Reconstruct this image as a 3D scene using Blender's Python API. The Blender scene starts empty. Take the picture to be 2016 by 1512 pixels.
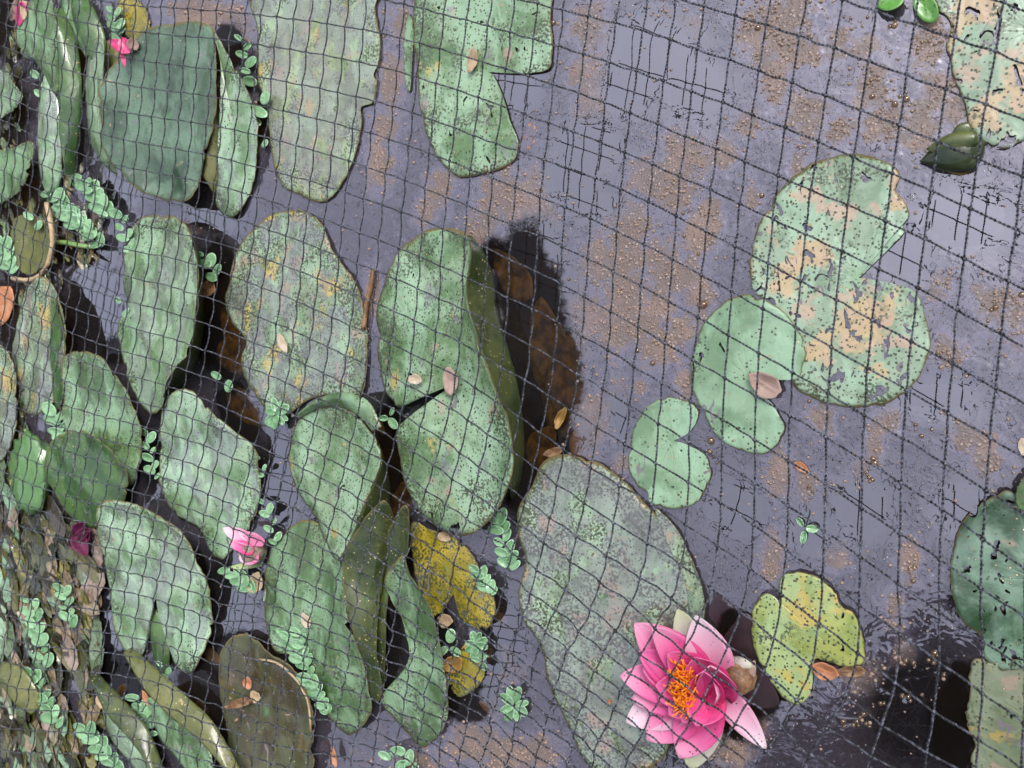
import bpy, math, random
from mathutils import Vector, noise as mn
random.seed(7)
R = math.radians
sc = bpy.context.scene
# ------------------------------------------------------------------ camera
FPX, TH, HC = 1500.0, R(28), 0.60
cR = Vector((math.cos(TH), 0, -math.sin(TH)))
cU = Vector((0, 1, 0))
cD = Vector((-math.sin(TH), 0, -math.cos(TH)))
cam_d = bpy.data.cameras.new("camera"); cam = bpy.data.objects.new("camera", cam_d)
sc.collection.objects.link(cam); sc.camera = cam
from mathutils import Matrix
m = Matrix((cR, cU, -cD)).transposed().to_4x4(); m.translation = Vector((0, 0, HC))
cam.matrix_world = m
cam_d.sensor_width = 36; cam_d.lens = 36 * FPX / 2016
cam_d.clip_start = 0.01; cam_d.clip_end = 200
cam_d.dof.use_dof = True; cam_d.dof.focus_distance = 0.62; cam_d.dof.aperture_fstop = 14
# ------------------------------------------------------------------ sky, sun, exposure
w = bpy.data.worlds.new("World"); sc.world = w; w.use_nodes = True
nt = w.node_tree; nt.nodes.clear()
sky = nt.nodes.new('ShaderNodeTexSky'); sky.sky_type = 'NISHITA'; sky.sun_disc = False
SUN_EL, SUN_ROT = R(44), R(40)
sky.sun_elevation = SUN_EL; sky.sun_rotation = SUN_ROT
sky.air_density = 1.0; sky.dust_density = 4.0; sky.ozone_density = 2.0
hs = nt.nodes.new('ShaderNodeHueSaturation'); hs.inputs['Saturation'].default_value = 0.40
bg = nt.nodes.new('ShaderNodeBackground'); bg.inputs['Strength'].default_value = 0.14
wo = nt.nodes.new('ShaderNodeOutputWorld')
nt.links.new(sky.outputs[0], hs.inputs['Color']); nt.links.new(hs.outputs[0], bg.inputs[0]); nt.links.new(bg.outputs[0], wo.inputs[0])
sd = bpy.data.lights.new("sun", 'SUN'); sd.energy = 1.0; sd.angle = R(24); sd.color = (1, 0.96, 0.9)
so = bpy.data.objects.new("sun", sd); sc.collection.objects.link(so)
sdir = Vector((math.cos(SUN_EL) * math.sin(SUN_ROT), math.cos(SUN_EL) * math.cos(SUN_ROT), math.sin(SUN_EL)))
so.rotation_euler = sdir.to_track_quat('Z', 'Y').to_euler(); so.location = (0, 0, 5)
sc.view_settings.view_transform = 'Standard'; sc.view_settings.look = 'None'
sc.view_settings.exposure = 1.75; sc.view_settings.gamma = 1
sc.cycles.max_bounces = 8; sc.cycles.transparent_max_bounces = 16
sc.cycles.caustics_reflective = False; sc.cycles.caustics_refractive = False

# ------------------------------------------------------------------ helpers
def P(px, py, zmm=0.0):
    """point on the horizontal plane zmm above the water that is seen at this pixel of the 2016x1512 photo"""
    d = cR * ((px - 1008) / FPX) + cU * ((756 - py) / FPX) + cD
    t = (zmm / 1000 - HC) / d.z
    return Vector((0, 0, HC)) + d * t

def nz(v, s, seed=0.0):
    return mn.noise(Vector((v[0] * s + seed * 7.13, v[1] * s - seed * 3.7, v[2] * s + seed)))

def link(name, verts, faces, mat, parent=None, uvs=None, smooth=True, origin=None):
    me = bpy.data.meshes.new(name)
    o0 = Vector(origin) if origin is not None else Vector((0, 0, 0))
    me.from_pydata([tuple(Vector(v) - o0) for v in verts], [], faces)
    if uvs:
        uv = me.uv_layers.new(name="UVMap")
        for l in me.loops: uv.data[l.index].uv = uvs[l.vertex_index]
    if smooth:
        me.polygons.foreach_set('use_smooth', [True] * len(me.polygons))
    me.materials.append(mat)
    o = bpy.data.objects.new(name, me); sc.collection.objects.link(o)
    if parent is None: o.location = o0
    else:
        o.parent = parent; o.location = o0 - parent.location
    return o

def tag(o, label=None, cat=None, group=None, kind=None):
    if label: o['label'] = label
    if cat: o['category'] = cat
    if group: o['group'] = group
    if kind: o['kind'] = kind
    return o

def empty(name, loc, label, cat, group=None):
    o = bpy.data.objects.new(name, None); sc.collection.objects.link(o); o.location = loc
    o.empty_display_size = 0.01
    return tag(o, label, cat, group)

def solid(o, t=0.0003, off=-1):
    md = o.modifiers.new("thickness", 'SOLIDIFY'); md.thickness = t; md.offset = off

def spline(pts, n, closed):
    """Catmull-Rom through pts (tuples of any length), resampled to n points by arc length"""
    pts = [tuple(map(float, p)) for p in pts]; L = len(pts); out = []
    segs = L if closed else L - 1
    for i in range(segs):
        g = lambda j: pts[j % L] if closed else pts[max(0, min(L - 1, j))]
        p0, p1, p2, p3 = g(i - 1), g(i), g(i + 1), g(i + 2)
        for s in range(8):
            t = s / 8
            out.append(tuple(0.5 * (2 * b + (c - a) * t + (2 * a - 5 * b + 4 * c - d) * t * t + (3 * b - a - 3 * c + d) * t ** 3) for a, b, c, d in zip(p0, p1, p2, p3)))
    out.append(pts[0] if closed else pts[-1])
    cum = [0]
    for a, b in zip(out, out[1:]): cum.append(cum[-1] + math.dist(a, b))
    res = []; k = 0
    N = n if closed else n - 1
    for i in range(n):
        t = cum[-1] * i / N
        while k < len(cum) - 2 and cum[k + 1] < t: k += 1
        f = (t - cum[k]) / max(1e-9, cum[k + 1] - cum[k])
        res.append(tuple(a + (b - a) * f for a, b in zip(out[k], out[k + 1])))
    return res

# ------------------------------------------------------------------ node material helper
class M:
    def __init__(s, name):
        s.m = bpy.data.materials.new(name); s.m.use_nodes = True
        s.t = s.m.node_tree; s.t.nodes.clear()
        s.out = s.n('OutputMaterial')
    def n(s, ty, **kw):
        nd = s.t.nodes.new('ShaderNode' + ty)
        for k, v in kw.items():
            if k[0] == '_': setattr(nd, k[1:], v)
        return nd
    def set(s, sock, v):
        if isinstance(v, bpy.types.NodeSocket): s.t.links.new(v, sock)
        elif v is not None:
            try: sock.default_value = v
            except Exception: sock.default_value = (*v, 1)
    def coord(s, scale=(1, 1, 1), kind='Object', rot=0, loc=(0, 0, 0)):
        c = s.n('TexCoord'); mp = s.n('Mapping')
        s.t.links.new(c.outputs[kind], mp.inputs[0])
        mp.inputs['Scale'].default_value = scale; mp.inputs['Rotation'].default_value = (0, 0, rot); mp.inputs['Location'].default_value = loc
        return mp.outputs[0]
    def noise(s, vec, scale, detail=3, rough=0.55, dist=0.0):
        nd = s.n('TexNoise'); s.set(nd.inputs['Vector'], vec)
        nd.inputs['Scale'].default_value = scale; nd.inputs['Detail'].default_value = detail
        nd.inputs['Roughness'].default_value = rough; nd.inputs['Distortion'].default_value = dist
        return nd.outputs['Fac']
    def vor(s, vec, scale, rnd=1.0, feature='F1', out='Distance'):
        nd = s.n('TexVoronoi'); nd.feature = feature; s.set(nd.inputs['Vector'], vec)
        nd.inputs['Scale'].default_value = scale; nd.inputs['Randomness'].default_value = rnd
        return nd.outputs[out] if out != 'both' else (nd.outputs['Distance'], nd.outputs['Color'])
    def ramp(s, x, a, b, lo=0.0, hi=1.0):
        nd = s.n('MapRange'); nd.interpolation_type = 'SMOOTHSTEP'
        s.set(nd.inputs[0], x); s.set(nd.inputs[1], a); s.set(nd.inputs[2], b); s.set(nd.inputs[3], lo); s.set(nd.inputs[4], hi)
        return nd.outputs[0]
    def math(s, op, a, b=None):
        nd = s.n('Math'); nd.operation = op; s.set(nd.inputs[0], a)
        if b is not None: s.set(nd.inputs[1], b)
        return nd.outputs[0]
    def mix(s, f, a, b):
        nd = s.n('Mix'); nd.data_type = 'RGBA'
        s.set(nd.inputs[0], f)
        for sock, v in ((nd.inputs[6], a), (nd.inputs[7], b)):
            if isinstance(v, bpy.types.NodeSocket): s.t.links.new(v, sock)
            else: sock.default_value = (*v, 1)
        return nd.outputs[2]
    def bump(s, h, strength=0.5, dist=0.001, normal=None):
        nd = s.n('Bump'); s.set(nd.inputs['Height'], h); s.set(nd.inputs['Strength'], strength); nd.inputs['Distance'].default_value = dist
        if normal is not None: s.set(nd.inputs['Normal'], normal)
        return nd.outputs[0]
    def bsdf(s, color, rough=0.5, normal=None, spec=0.5, coat=0.0, sub=0.0, trans=0.0):
        nd = s.n('BsdfPrincipled')
        if isinstance(color, bpy.types.NodeSocket): s.t.links.new(color, nd.inputs['Base Color'])
        else: nd.inputs['Base Color'].default_value = (*color, 1)
        s.set(nd.inputs['Roughness'], rough); s.set(nd.inputs['Specular IOR Level'], spec)
        s.set(nd.inputs['Coat Weight'], coat); nd.inputs['Coat Roughness'].default_value = 0.08
        if normal is not None: s.set(nd.inputs['Normal'], normal)
        if sub: 
            nd.inputs['Subsurface Weight'].default_value = sub; nd.inputs['Subsurface Scale'].default_value = 0.004
        return nd.outputs[0]
    def mixs(s, f, a, b):
        nd = s.n('MixShader'); s.set(nd.inputs[0], f); s.t.links.new(a, nd.inputs[1]); s.t.links.new(b, nd.inputs[2])
        return nd.outputs[0]
    def done(s, sh):
        s.t.links.new(sh, s.out.inputs[0]); return s.m

def leafmat(name, c1, c2, yellow=0.0, pink=0.0, film=0.0, holes=0.0, dots=0.5, gold=0.5, rough=0.34, moss=0.3, stretch=1.0, seed=0.0, vein=0.28, coat=0.25, marks=0.5, big=1.0, glare_tint=0.6, ycol=(0.42, 0.36, 0.06), pcol=(0.36, 0.25, 0.19)):
    k = M(name)
    v = k.coord((1, 1, 1), loc=(seed * 1.37, seed * 2.11, 0)); vs = k.coord((stretch, 1, 1), loc=(seed * 0.71, seed, 0))
    col = k.mix(k.ramp(k.noise(v, 22, 6, 0.68, 0.3), 0.42, 0.60), (c1[0] * 0.78, c1[1] * 0.80, c1[2] * 0.72), c2)
    col = k.mix(k.ramp(k.noise(vs, 55, 4), 0.5, 0.75, 0, 0.35), col, (c1[0] * 1.5 + 0.03, c1[1] * 1.35 + 0.03, c1[2] * 1.4 + 0.03))
    uvc = k.n('TexCoord'); sx = k.n('SeparateXYZ'); k.t.links.new(uvc.outputs['UV'], sx.inputs[0])
    rim_ = k.ramp(sx.outputs[1], 0.62, 1.0, 0, 0.09)
    edge = k.noise(v, 190, 3)
    glare_mask = k.ramp(k.math('ADD', k.noise(k.coord((stretch * 1.3, 0.8, 1), loc=(seed * 3, 2, 0), rot=0.4), 17, 5, 0.62, 0.5), k.math('MULTIPLY', edge, 0.05)), 0.47, 0.60, 0, 1)
    if glare_tint > 0: col = k.mix(k.math('MULTIPLY', glare_mask, glare_tint), col, (c2[0] * 0.55 + 0.18, c2[1] * 0.5 + 0.30, c2[2] * 0.6 + 0.19))  # pale streaky patches paint sky glare into the leaf colour
    if yellow > 0:
        x = k.math('ADD', k.noise(vs, 21, 5, 0.62), k.math('MULTIPLY', edge, 0.10))
        col = k.mix(k.ramp(x, 0.82 - 0.37 * yellow, 0.88 - 0.37 * yellow, 0, 0.85), col, k.mix(k.noise(v, 80, 2), ycol, (ycol[0] * 1.1, ycol[1] * 0.8, ycol[2] * 2)))
    if pink > 0:
        x = k.noise(k.coord((stretch, 1, 1), loc=(seed + 5, 3, 0)), 26, 5, 0.6)
        col = k.mix(k.ramp(x, 0.80 - 0.38 * pink, 0.86 - 0.38 * pink, 0, 0.8), col, pcol)
    # moss/dirt clumps
    if moss > 0:
        x = k.math('MULTIPLY', k.ramp(k.math('ADD', k.noise(v, 30, 5, 0.7), rim_), 0.66 - 0.2 * moss, 0.72 - 0.15 * moss), k.ramp(k.noise(v, 420, 2), 0.45, 0.55))
        col = k.mix(x, col, (0.05, 0.065, 0.03))
    bump_h = k.noise(v, 60, 4, 0.6)
    if marks > 0:   # grey worm eaten marks and tan scars
        x = k.noise(k.coord((1.7, 0.8, 1), loc=(seed + 4, 2, 0), rot=0.5), 62, 1.5, 0.5, 1.1)
        mk = k.math('MULTIPLY', k.ramp(x, 0.735 - 0.05 * marks, 0.745 - 0.05 * marks), k.ramp(k.noise(v, 15, 2), 0.38, 0.45))
        col = k.mix(mk, col, (0.15, 0.13, 0.145))
        x = k.noise(k.coord((0.8, 1.8, 1), loc=(seed + 8, 6, 0), rot=0.3), 85, 2, 0.5, 1.0)
        col = k.mix(k.ramp(x, 0.73 - 0.03 * marks, 0.75 - 0.03 * marks, 0, 0.8), col, (0.36, 0.24, 0.13))
    # aphid sized specks
    if dots > 0:
        d, c = k.vor(v, 340, 1.0, out='both')
        sep = k.n('SeparateColor'); k.t.links.new(c, sep.inputs[0])
        clump = k.ramp(k.math('ADD', k.noise(v, 34, 3, 0.6), rim_), 0.60 - 0.30 * dots, 0.74 - 0.26 * dots)
        keep = k.math('LESS_THAN', sep.outputs[0], k.math('MULTIPLY', clump, 0.45 + 0.5 * dots))
        size = k.math('ADD', k.math('MULTIPLY', sep.outputs[1], 0.18), 0.19)
        dot = k.math('MULTIPLY', k.math('LESS_THAN', k.math('ADD', d, k.math('MULTIPLY', k.noise(v, 700, 1), 0.12)), k.math('ADD', size, 0.06)), keep)
        col = k.mix(dot, col, k.mix(sep.outputs[2], (0.018, 0.03, 0.012), (0.06, 0.075, 0.03)))
        bump_h = k.math('ADD', bump_h, k.math('MULTIPLY', dot, 0.6))
    if gold > 0:
        d, c = k.vor(k.coord((1, 1, 1), loc=(3 + seed, 1, 0)), 260, 1.0, out='both')
        sep = k.n('SeparateColor'); k.t.links.new(c, sep.inputs[0])
        g = k.math('MULTIPLY', k.math('LESS_THAN', d, 0.15), k.math('LESS_THAN', sep.outputs[0], k.math('MULTIPLY', k.ramp(k.noise(v, 40, 2), 0.4, 0.6, 0.15, 1), 0.32 * gold)))
        ring = k.math('MULTIPLY', k.math('LESS_THAN', d, 0.24), k.math('LESS_THAN', sep.outputs[0], 0.2 * gold))
        col = k.mix(ring, col, (0.10, 0.085, 0.03)); col = k.mix(g, col, (0.62, 0.52, 0.30))  # pale gold dots are painted highlights of tiny bubbles
        bump_h = k.math('ADD', bump_h, k.math('MULTIPLY', ring, 0.8))
    # radial veins from the UV map
    if vein > 0:
        u2 = k.math('ADD', sx.outputs[0], k.math('MULTIPLY', k.noise(v, 30, 2), 0.03))
        vn = k.math('POWER', k.math('ABSOLUTE', k.math('SINE', k.math('MULTIPLY', u2, 3.14159 * 17))), 0.35)
        vn = k.ramp(vn, 0.35, 0.85)
        vv = k.math('MULTIPLY', k.math('SUBTRACT', 1.0, vn), k.ramp(sx.outputs[1], 0.75, 0.1, 0, 1))
        col = k.mix(k.math('MULTIPLY', vv, 0.35 * vein), col, (c1[0] * 1.7, c1[1] * 1.6, c1[2] * 1.2))
        bump_h = k.math('ADD', bump_h, k.math('MULTIPLY', vv, -0.9 * vein))
        col = k.mix(k.ramp(sx.outputs[1], 0.10, 0.0, 0, 0.55), col, (0.09, 0.26, 0.08))
    # brown worn rim
    rimw = k.ramp(sx.outputs[1], 0.93, 0.985)
    rimm = k.ramp(k.math('ADD', sx.outputs[1], k.math('MULTIPLY', k.noise(v, 90, 3), 0.05)), 0.998, 1.02)
    col = k.mix(rimm, col, (0.11, 0.085, 0.03))
    nb = k.bump(k.math('ADD', k.noise(k.coord((1.5, 1, 1), loc=(seed, 7, 0)), 26, 2.5, 0.55, 0.6), k.math('MULTIPLY', k.noise(v, 9, 2), 1.2)), 0.34 * big, 0.008)
    nrm = k.bump(bump_h, 0.6, 0.0012, nb)
    rg = k.ramp(k.noise(v, 45, 3), 0.35, 0.7, rough * 0.75, rough * 1.3)
    rg = k.math('ADD', k.math('ADD', rg, k.math('MULTIPLY', rimw, 0.45)), k.math('MULTIPLY', k.math('SUBTRACT', 1.0, glare_mask), 0.08))
    sh = k.bsdf(col, rg, nrm, 0.6, k.math('MULTIPLY', k.math('SUBTRACT', 1.0, rimw), min(1.0, coat + 0.2)))
    if film > 0:   # water lying on the pad
        x = k.math('ADD', k.noise(k.coord((stretch, 1, 1), loc=(seed + 9, 1, 0)), 24, 4, 0.6), k.math('MULTIPLY', edge, 0.05))
        fm = k.math('MULTIPLY', k.ramp(x, 0.78 - 0.40 * film, 0.80 - 0.40 * film, 0, 0.72), k.math('SUBTRACT', 1.0, rimw))
        under = k.bsdf(k.mix(0.55, col, (0.12, 0.10, 0.13)), 0.5, None, 0.2)
        gl = k.n('BsdfGlossy'); gl.inputs['Roughness'].default_value = 0.02; gl.inputs['Color'].default_value = (0.95, 0.93, 1, 1)
        k.t.links.new(k.bump(k.noise(v, 25, 2), 0.25, 0.001), gl.inputs['Normal'])
        sh = k.mixs(fm, sh, k.mixs(0.14, under, gl.outputs[0]))
    if holes > 0:
        x = k.noise(k.coord((1.5, 1, 1), loc=(seed + 2, 4, 0), rot=0.6), 75, 2, 0.5, 0.9)
        hm = k.math('MULTIPLY', k.ramp(x, 0.76 - 0.11 * holes, 0.765 - 0.11 * holes), k.ramp(k.noise(v, 17, 2), 0.40, 0.44))
        tr = k.n('BsdfTransparent'); sh = k.mixs(hm, sh, tr.outputs[0])
    return k.done(sh)

# ------------------------------------------------------------------ materials
MINT, MINT2 = (0.15, 0.26, 0.15), (0.205, 0.325, 0.20)
GREEN, DARK = (0.065, 0.14, 0.055), (0.03, 0.075, 0.025)
L = {}
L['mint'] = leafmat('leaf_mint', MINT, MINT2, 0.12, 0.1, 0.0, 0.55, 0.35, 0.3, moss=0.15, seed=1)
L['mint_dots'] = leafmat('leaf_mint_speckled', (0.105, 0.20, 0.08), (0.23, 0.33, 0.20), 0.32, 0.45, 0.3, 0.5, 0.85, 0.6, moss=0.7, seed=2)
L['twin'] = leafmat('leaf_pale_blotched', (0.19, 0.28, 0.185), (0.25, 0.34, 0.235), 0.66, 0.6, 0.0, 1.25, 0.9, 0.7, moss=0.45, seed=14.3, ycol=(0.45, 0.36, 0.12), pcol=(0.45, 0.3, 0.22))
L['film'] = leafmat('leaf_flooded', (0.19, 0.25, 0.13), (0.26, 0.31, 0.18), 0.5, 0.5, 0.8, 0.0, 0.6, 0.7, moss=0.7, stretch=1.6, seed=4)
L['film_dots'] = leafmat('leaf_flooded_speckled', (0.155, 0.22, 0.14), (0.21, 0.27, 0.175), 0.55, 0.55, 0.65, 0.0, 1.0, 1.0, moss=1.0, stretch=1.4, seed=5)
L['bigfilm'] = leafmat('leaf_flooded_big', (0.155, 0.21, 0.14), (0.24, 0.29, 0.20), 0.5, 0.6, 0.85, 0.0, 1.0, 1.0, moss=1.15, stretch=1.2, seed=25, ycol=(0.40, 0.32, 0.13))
L['dark'] = leafmat('leaf_dark_gloss', (0.024, 0.058, 0.028), (0.06, 0.11, 0.065), 0.0, 0.08, 0.0, 0.0, 0.35, 0.25, rough=0.30, moss=0.3, glare_tint=0.25, seed=6, coat=0.5)
L['deep'] = leafmat('leaf_deep_green', (0.03, 0.085, 0.02), (0.055, 0.12, 0.025), 0.0, 0.12, 0.0, 0.0, 0.4, 0.9, rough=0.34, moss=0.35, glare_tint=0.0, seed=7, vein=0.2, coat=0.2, pcol=(0.30, 0.22, 0.09))
L['flank'] = leafmat('leaf_side_shaded_olive', (0.022, 0.042, 0.010), (0.060, 0.078, 0.020), 0.15, 0.3, 0.0, 0.0, 0.8, 2.0, rough=0.4, moss=0.6, glare_tint=0.0, seed=17, vein=0.2, coat=0.0, ycol=(0.10, 0.09, 0.02), pcol=(0.20, 0.13, 0.06))  # darker olive puts the shade of steep leaf sides into the colour
L['olive'] = leafmat('leaf_olive', (0.10, 0.11, 0.025), (0.13, 0.13, 0.035), 0.2, 0.1, 0.0, 0.0, 0.6, 0.5, rough=0.5, moss=0.4, glare_tint=0.0, seed=8, vein=0.2, ycol=(0.22, 0.20, 0.03))
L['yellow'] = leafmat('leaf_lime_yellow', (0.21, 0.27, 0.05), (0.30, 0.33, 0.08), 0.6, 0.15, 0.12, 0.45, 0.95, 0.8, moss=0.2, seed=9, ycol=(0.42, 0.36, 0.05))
L['gold'] = leafmat('leaf_rotting_yellow', (0.25, 0.20, 0.012), (0.36, 0.27, 0.02), 0.3, 0.45, 0.0, 0.0, 0.9, 0.2, moss=1.0, stretch=1.6, glare_tint=0.0, seed=10, vein=0.5, pcol=(0.07, 0.045, 0.015))
L['rot'] = leafmat('leaf_rotting_brown', (0.05, 0.035, 0.014), (0.06, 0.065, 0.022), 0.5, 0.35, 0.0, 0.0, 0.5, 0.5, moss=0.6, stretch=1.5, glare_tint=0.0, seed=11, ycol=(0.12, 0.085, 0.015), pcol=(0.14, 0.075, 0.03))
L['sick'] = leafmat('leaf_pink_brown', (0.10, 0.13, 0.06), (0.17, 0.19, 0.12), 0.6, 0.6, 0.3, 0.2, 0.5, 0.9, moss=0.35, glare_tint=0.12, seed=12, pcol=(0.30, 0.21, 0.16), ycol=(0.30, 0.25, 0.04))
L['edge'] = leafmat('leaf_glossy_dark_eaten', (0.020, 0.065, 0.020), (0.15, 0.24, 0.165), 0.0, 0.45, 0.0, 1.2, 0.3, 0.8, rough=0.2, moss=0.3, glare_tint=0.25, seed=13, coat=0.7, pcol=(0.30, 0.22, 0.15))
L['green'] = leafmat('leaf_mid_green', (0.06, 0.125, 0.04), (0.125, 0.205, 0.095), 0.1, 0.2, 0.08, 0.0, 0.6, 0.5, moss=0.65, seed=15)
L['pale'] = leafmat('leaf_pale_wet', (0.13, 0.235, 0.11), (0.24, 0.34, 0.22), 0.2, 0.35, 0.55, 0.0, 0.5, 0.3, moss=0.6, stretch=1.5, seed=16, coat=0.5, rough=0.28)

def simple(name, c1, c2, rough=0.5, scale=60, bump=0.4, coat=0.0, spec=0.5, stretch=(1, 1, 1)):
    k = M(name); v = k.coord(stretch)
    n_ = k.noise(v, scale, 4, 0.6)
    col = k.mix(k.ramp(n_, 0.35, 0.65), c1, c2)
    return k.done(k.bsdf(col, rough, k.bump(k.noise(v, scale * 2.2, 4), bump, 0.001), spec, coat))

M_pinkleaf = simple('dead_leaf_pink', (0.26, 0.17, 0.14), (0.34, 0.24, 0.20), 0.55, 90)
M_tan = simple('dead_leaf_tan', (0.28, 0.19, 0.11), (0.40, 0.30, 0.19), 0.6, 90)
M_beige = simple('dead_leaf_beige', (0.40, 0.31, 0.22), (0.48, 0.40, 0.31), 0.6, 90)
M_orange = simple('dead_leaf_orange', (0.30, 0.11, 0.04), (0.42, 0.20, 0.11), 0.55, 90)
M_brown = simple('dead_leaf_brown', (0.10, 0.045, 0.018), (0.26, 0.15, 0.075), 0.5, 110, 0.9)
M_ochre = simple('dead_leaf_ochre', (0.20, 0.11, 0.025), (0.30, 0.18, 0.05), 0.5, 70)
M_sunk = simple('sunk_rotten_leaf', (0.020, 0.012, 0.005), (0.17, 0.105, 0.028), 0.6, 75)
M_dark = simple('dark_rot', (0.02, 0.014, 0.01), (0.05, 0.03, 0.02), 0.4, 60)
M_maroon = simple('maroon_leaf', (0.007, 0.002, 0.003), (0.022, 0.006, 0.009), 0.45, 40)
M_stem = simple('stem_green', (0.06, 0.10, 0.02), (0.12, 0.16, 0.04), 0.4, 40)
M_twig = simple('twig_bark', (0.05, 0.035, 0.02), (0.09, 0.06, 0.04), 0.8, 60)
M_bud = simple('bud_dark_green', (0.008, 0.02, 0.006), (0.035, 0.05, 0.012), 0.35, 70, 0.3, 0.4)
M_budtip = simple('bud_stripe', (0.025, 0.045, 0.01), (0.10, 0.12, 0.03), 0.3, 70, 0.3, 0.3)
M_wool = simple('mouldy_petal', (0.30, 0.20, 0.17), (0.10, 0.085, 0.05), 0.6, 150, 0.8)
M_magenta = simple('magenta_petal', (0.42, 0.012, 0.10), (0.52, 0.07, 0.2), 0.35, 60)
M_purple = simple('purple_petal', (0.045, 0.004, 0.02), (0.11, 0.012, 0.05), 0.4, 80)
M_bank = simple('bank_soil', (0.04, 0.035, 0.02), (0.06, 0.07, 0.02), 0.9, 3, 0.5)
M_hedge = simple('hedge_leaf', (0.012, 0.03, 0.01), (0.02, 0.045, 0.012), 0.7, 5, 0.2)
M_overleaf = simple('overhead_leaf', (0.012, 0.03, 0.01), (0.02, 0.04, 0.012), 0.7, 20, 0.2, 0.0, 0.2)

def mud():
    k = M('pond_mud'); v = k.coord()
    c = k.mix(k.ramp(k.noise(v, 14, 5), 0.4, 0.65), (0.008, 0.007, 0.005), (0.05, 0.03, 0.012))
    return k.done(k.bsdf(c, 0.8, k.bump(k.noise(v, 60, 4), 0.6, 0.004)))
M_mud = mud()

def petalmat(name, base, mid, tip, white=(0.72, 0.55, 0.62)):
    k = M(name); c = k.n('TexCoord'); sx = k.n('SeparateXYZ'); k.t.links.new(c.outputs['UV'], sx.inputs[0])
    v = sx.outputs[1]
    col = k.mix(k.ramp(v, 0.15, 0.62), base, mid); col = k.mix(k.ramp(v, 0.55, 1.0), col, tip)
    st = k.noise(k.coord((60, 3, 1), 'UV'), 1.0, 3)
    col = k.mix(k.ramp(st, 0.4, 0.7, 0, 0.14), col, white)
    d = k.vor(k.coord(), 330)
    sp = k.math('MULTIPLY', k.math('LESS_THAN', d, 0.2), k.math('GREATER_THAN', k.noise(k.coord(), 70, 2), 0.60))
    col = k.mix(sp, col, (0.03, 0.02, 0.02))
    bs = k.bsdf(col, 0.45, k.bump(st, 0.35, 0.0006), 0.35)
    tl = k.n('BsdfTranslucent'); k.t.links.new(col, tl.inputs[0])
    return k.done(k.mixs(0.25, bs, tl.outputs[0]))
M_pet_in = petalmat('petal_inner', (0.55, 0.008, 0.12), (0.68, 0.035, 0.23), (0.74, 0.15, 0.39))
M_pet_mid = petalmat('petal_middle', (0.60, 0.02, 0.17), (0.70, 0.09, 0.31), (0.76, 0.34, 0.51))
M_pet_out = petalmat('petal_outer', (0.60, 0.16, 0.32), (0.72, 0.40, 0.54), (0.80, 0.66, 0.73))
M_sepal = petalmat('sepal_pale', (0.42, 0.35, 0.32), (0.58, 0.54, 0.50), (0.52, 0.56, 0.36))
M_stamen = simple('stamen_orange', (0.86, 0.20, 0.006), (0.88, 0.32, 0.02), 0.4, 120, 0.2)

def leaflet_mat():
    k = M('floating_leaflet'); v = k.coord()
    oi = k.n('ObjectInfo')
    base = k.mix(k.ramp(oi.outputs['Random'], 0, 1), (0.08, 0.19, 0.075), (0.21, 0.38, 0.20))
    col = k.mix(k.ramp(k.noise(v, 180, 3), 0.4, 0.65, 0, 0.5), base, (0.25, 0.42, 0.25))
    sp = k.math('MULTIPLY', k.math('LESS_THAN', k.vor(v, 700), 0.25), k.math('GREATER_THAN', k.noise(v, 160, 2), 0.52))
    col = k.mix(sp, col, (0.03, 0.06, 0.02))
    c = k.n('TexCoord'); sx = k.n('SeparateXYZ'); k.t.links.new(c.outputs['UV'], sx.inputs[0])
    col = k.mix(k.ramp(sx.outputs[1], 0.86, 1.0, 0, 0.6), col, (0.34, 0.55, 0.38))
    return k.done(k.bsdf(col, 0.3, k.bump(k.noise(v, 400, 3), 0.5, 0.0006), 0.5, 0.3))
M_leaflet = leaflet_mat()
def lime_mat():
    k = M('floating_leaflet_lime'); v = k.coord()
    sp = k.math('MULTIPLY', k.math('LESS_THAN', k.vor(v, 500), 0.25), k.math('GREATER_THAN', k.noise(v, 120, 2), 0.5))
    col = k.mix(sp, (0.11, 0.30, 0.05), (0.04, 0.07, 0.02))
    return k.done(k.bsdf(col, 0.3, None, 0.5, 0.3))
M_lime = lime_mat()

def bubble_mat():
    k = M('bubble_film')
    g = k.n('BsdfGlossy'); g.inputs['Roughness'].default_value = 0.05; g.inputs['Color'].default_value = (1, 0.9, 0.75, 1)
    lw = k.n('LayerWeight'); lw.inputs[0].default_value = 0.35
    tint = k.bsdf((0.14, 0.08, 0.04), 0.3, None, 0.6)
    tr = k.n('BsdfTransparent'); tr.inputs[0].default_value = (0.9, 0.72, 0.5, 1)
    a = k.mixs(k.ramp(lw.outputs['Facing'], 0.1, 0.9, 0.35, 0.95), tr.outputs[0], tint)
    return k.done(k.mixs(0.10, a, g.outputs[0]))
M_bubble = bubble_mat()
def net_mat():
    k = M('net_twine')
    v = k.coord()
    col = k.mix(k.ramp(k.noise(v, 420, 2, 0.7), 0.46, 0.62), (0.003, 0.004, 0.006), (0.10, 0.108, 0.145))  # bluish flecks paint highlight glints onto the dark twine
    return k.done(k.bsdf(col, 0.38, k.bump(k.noise(v, 1200, 2), 0.5, 0.0004), 0.6, 0.0))
M_net = net_mat()

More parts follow.
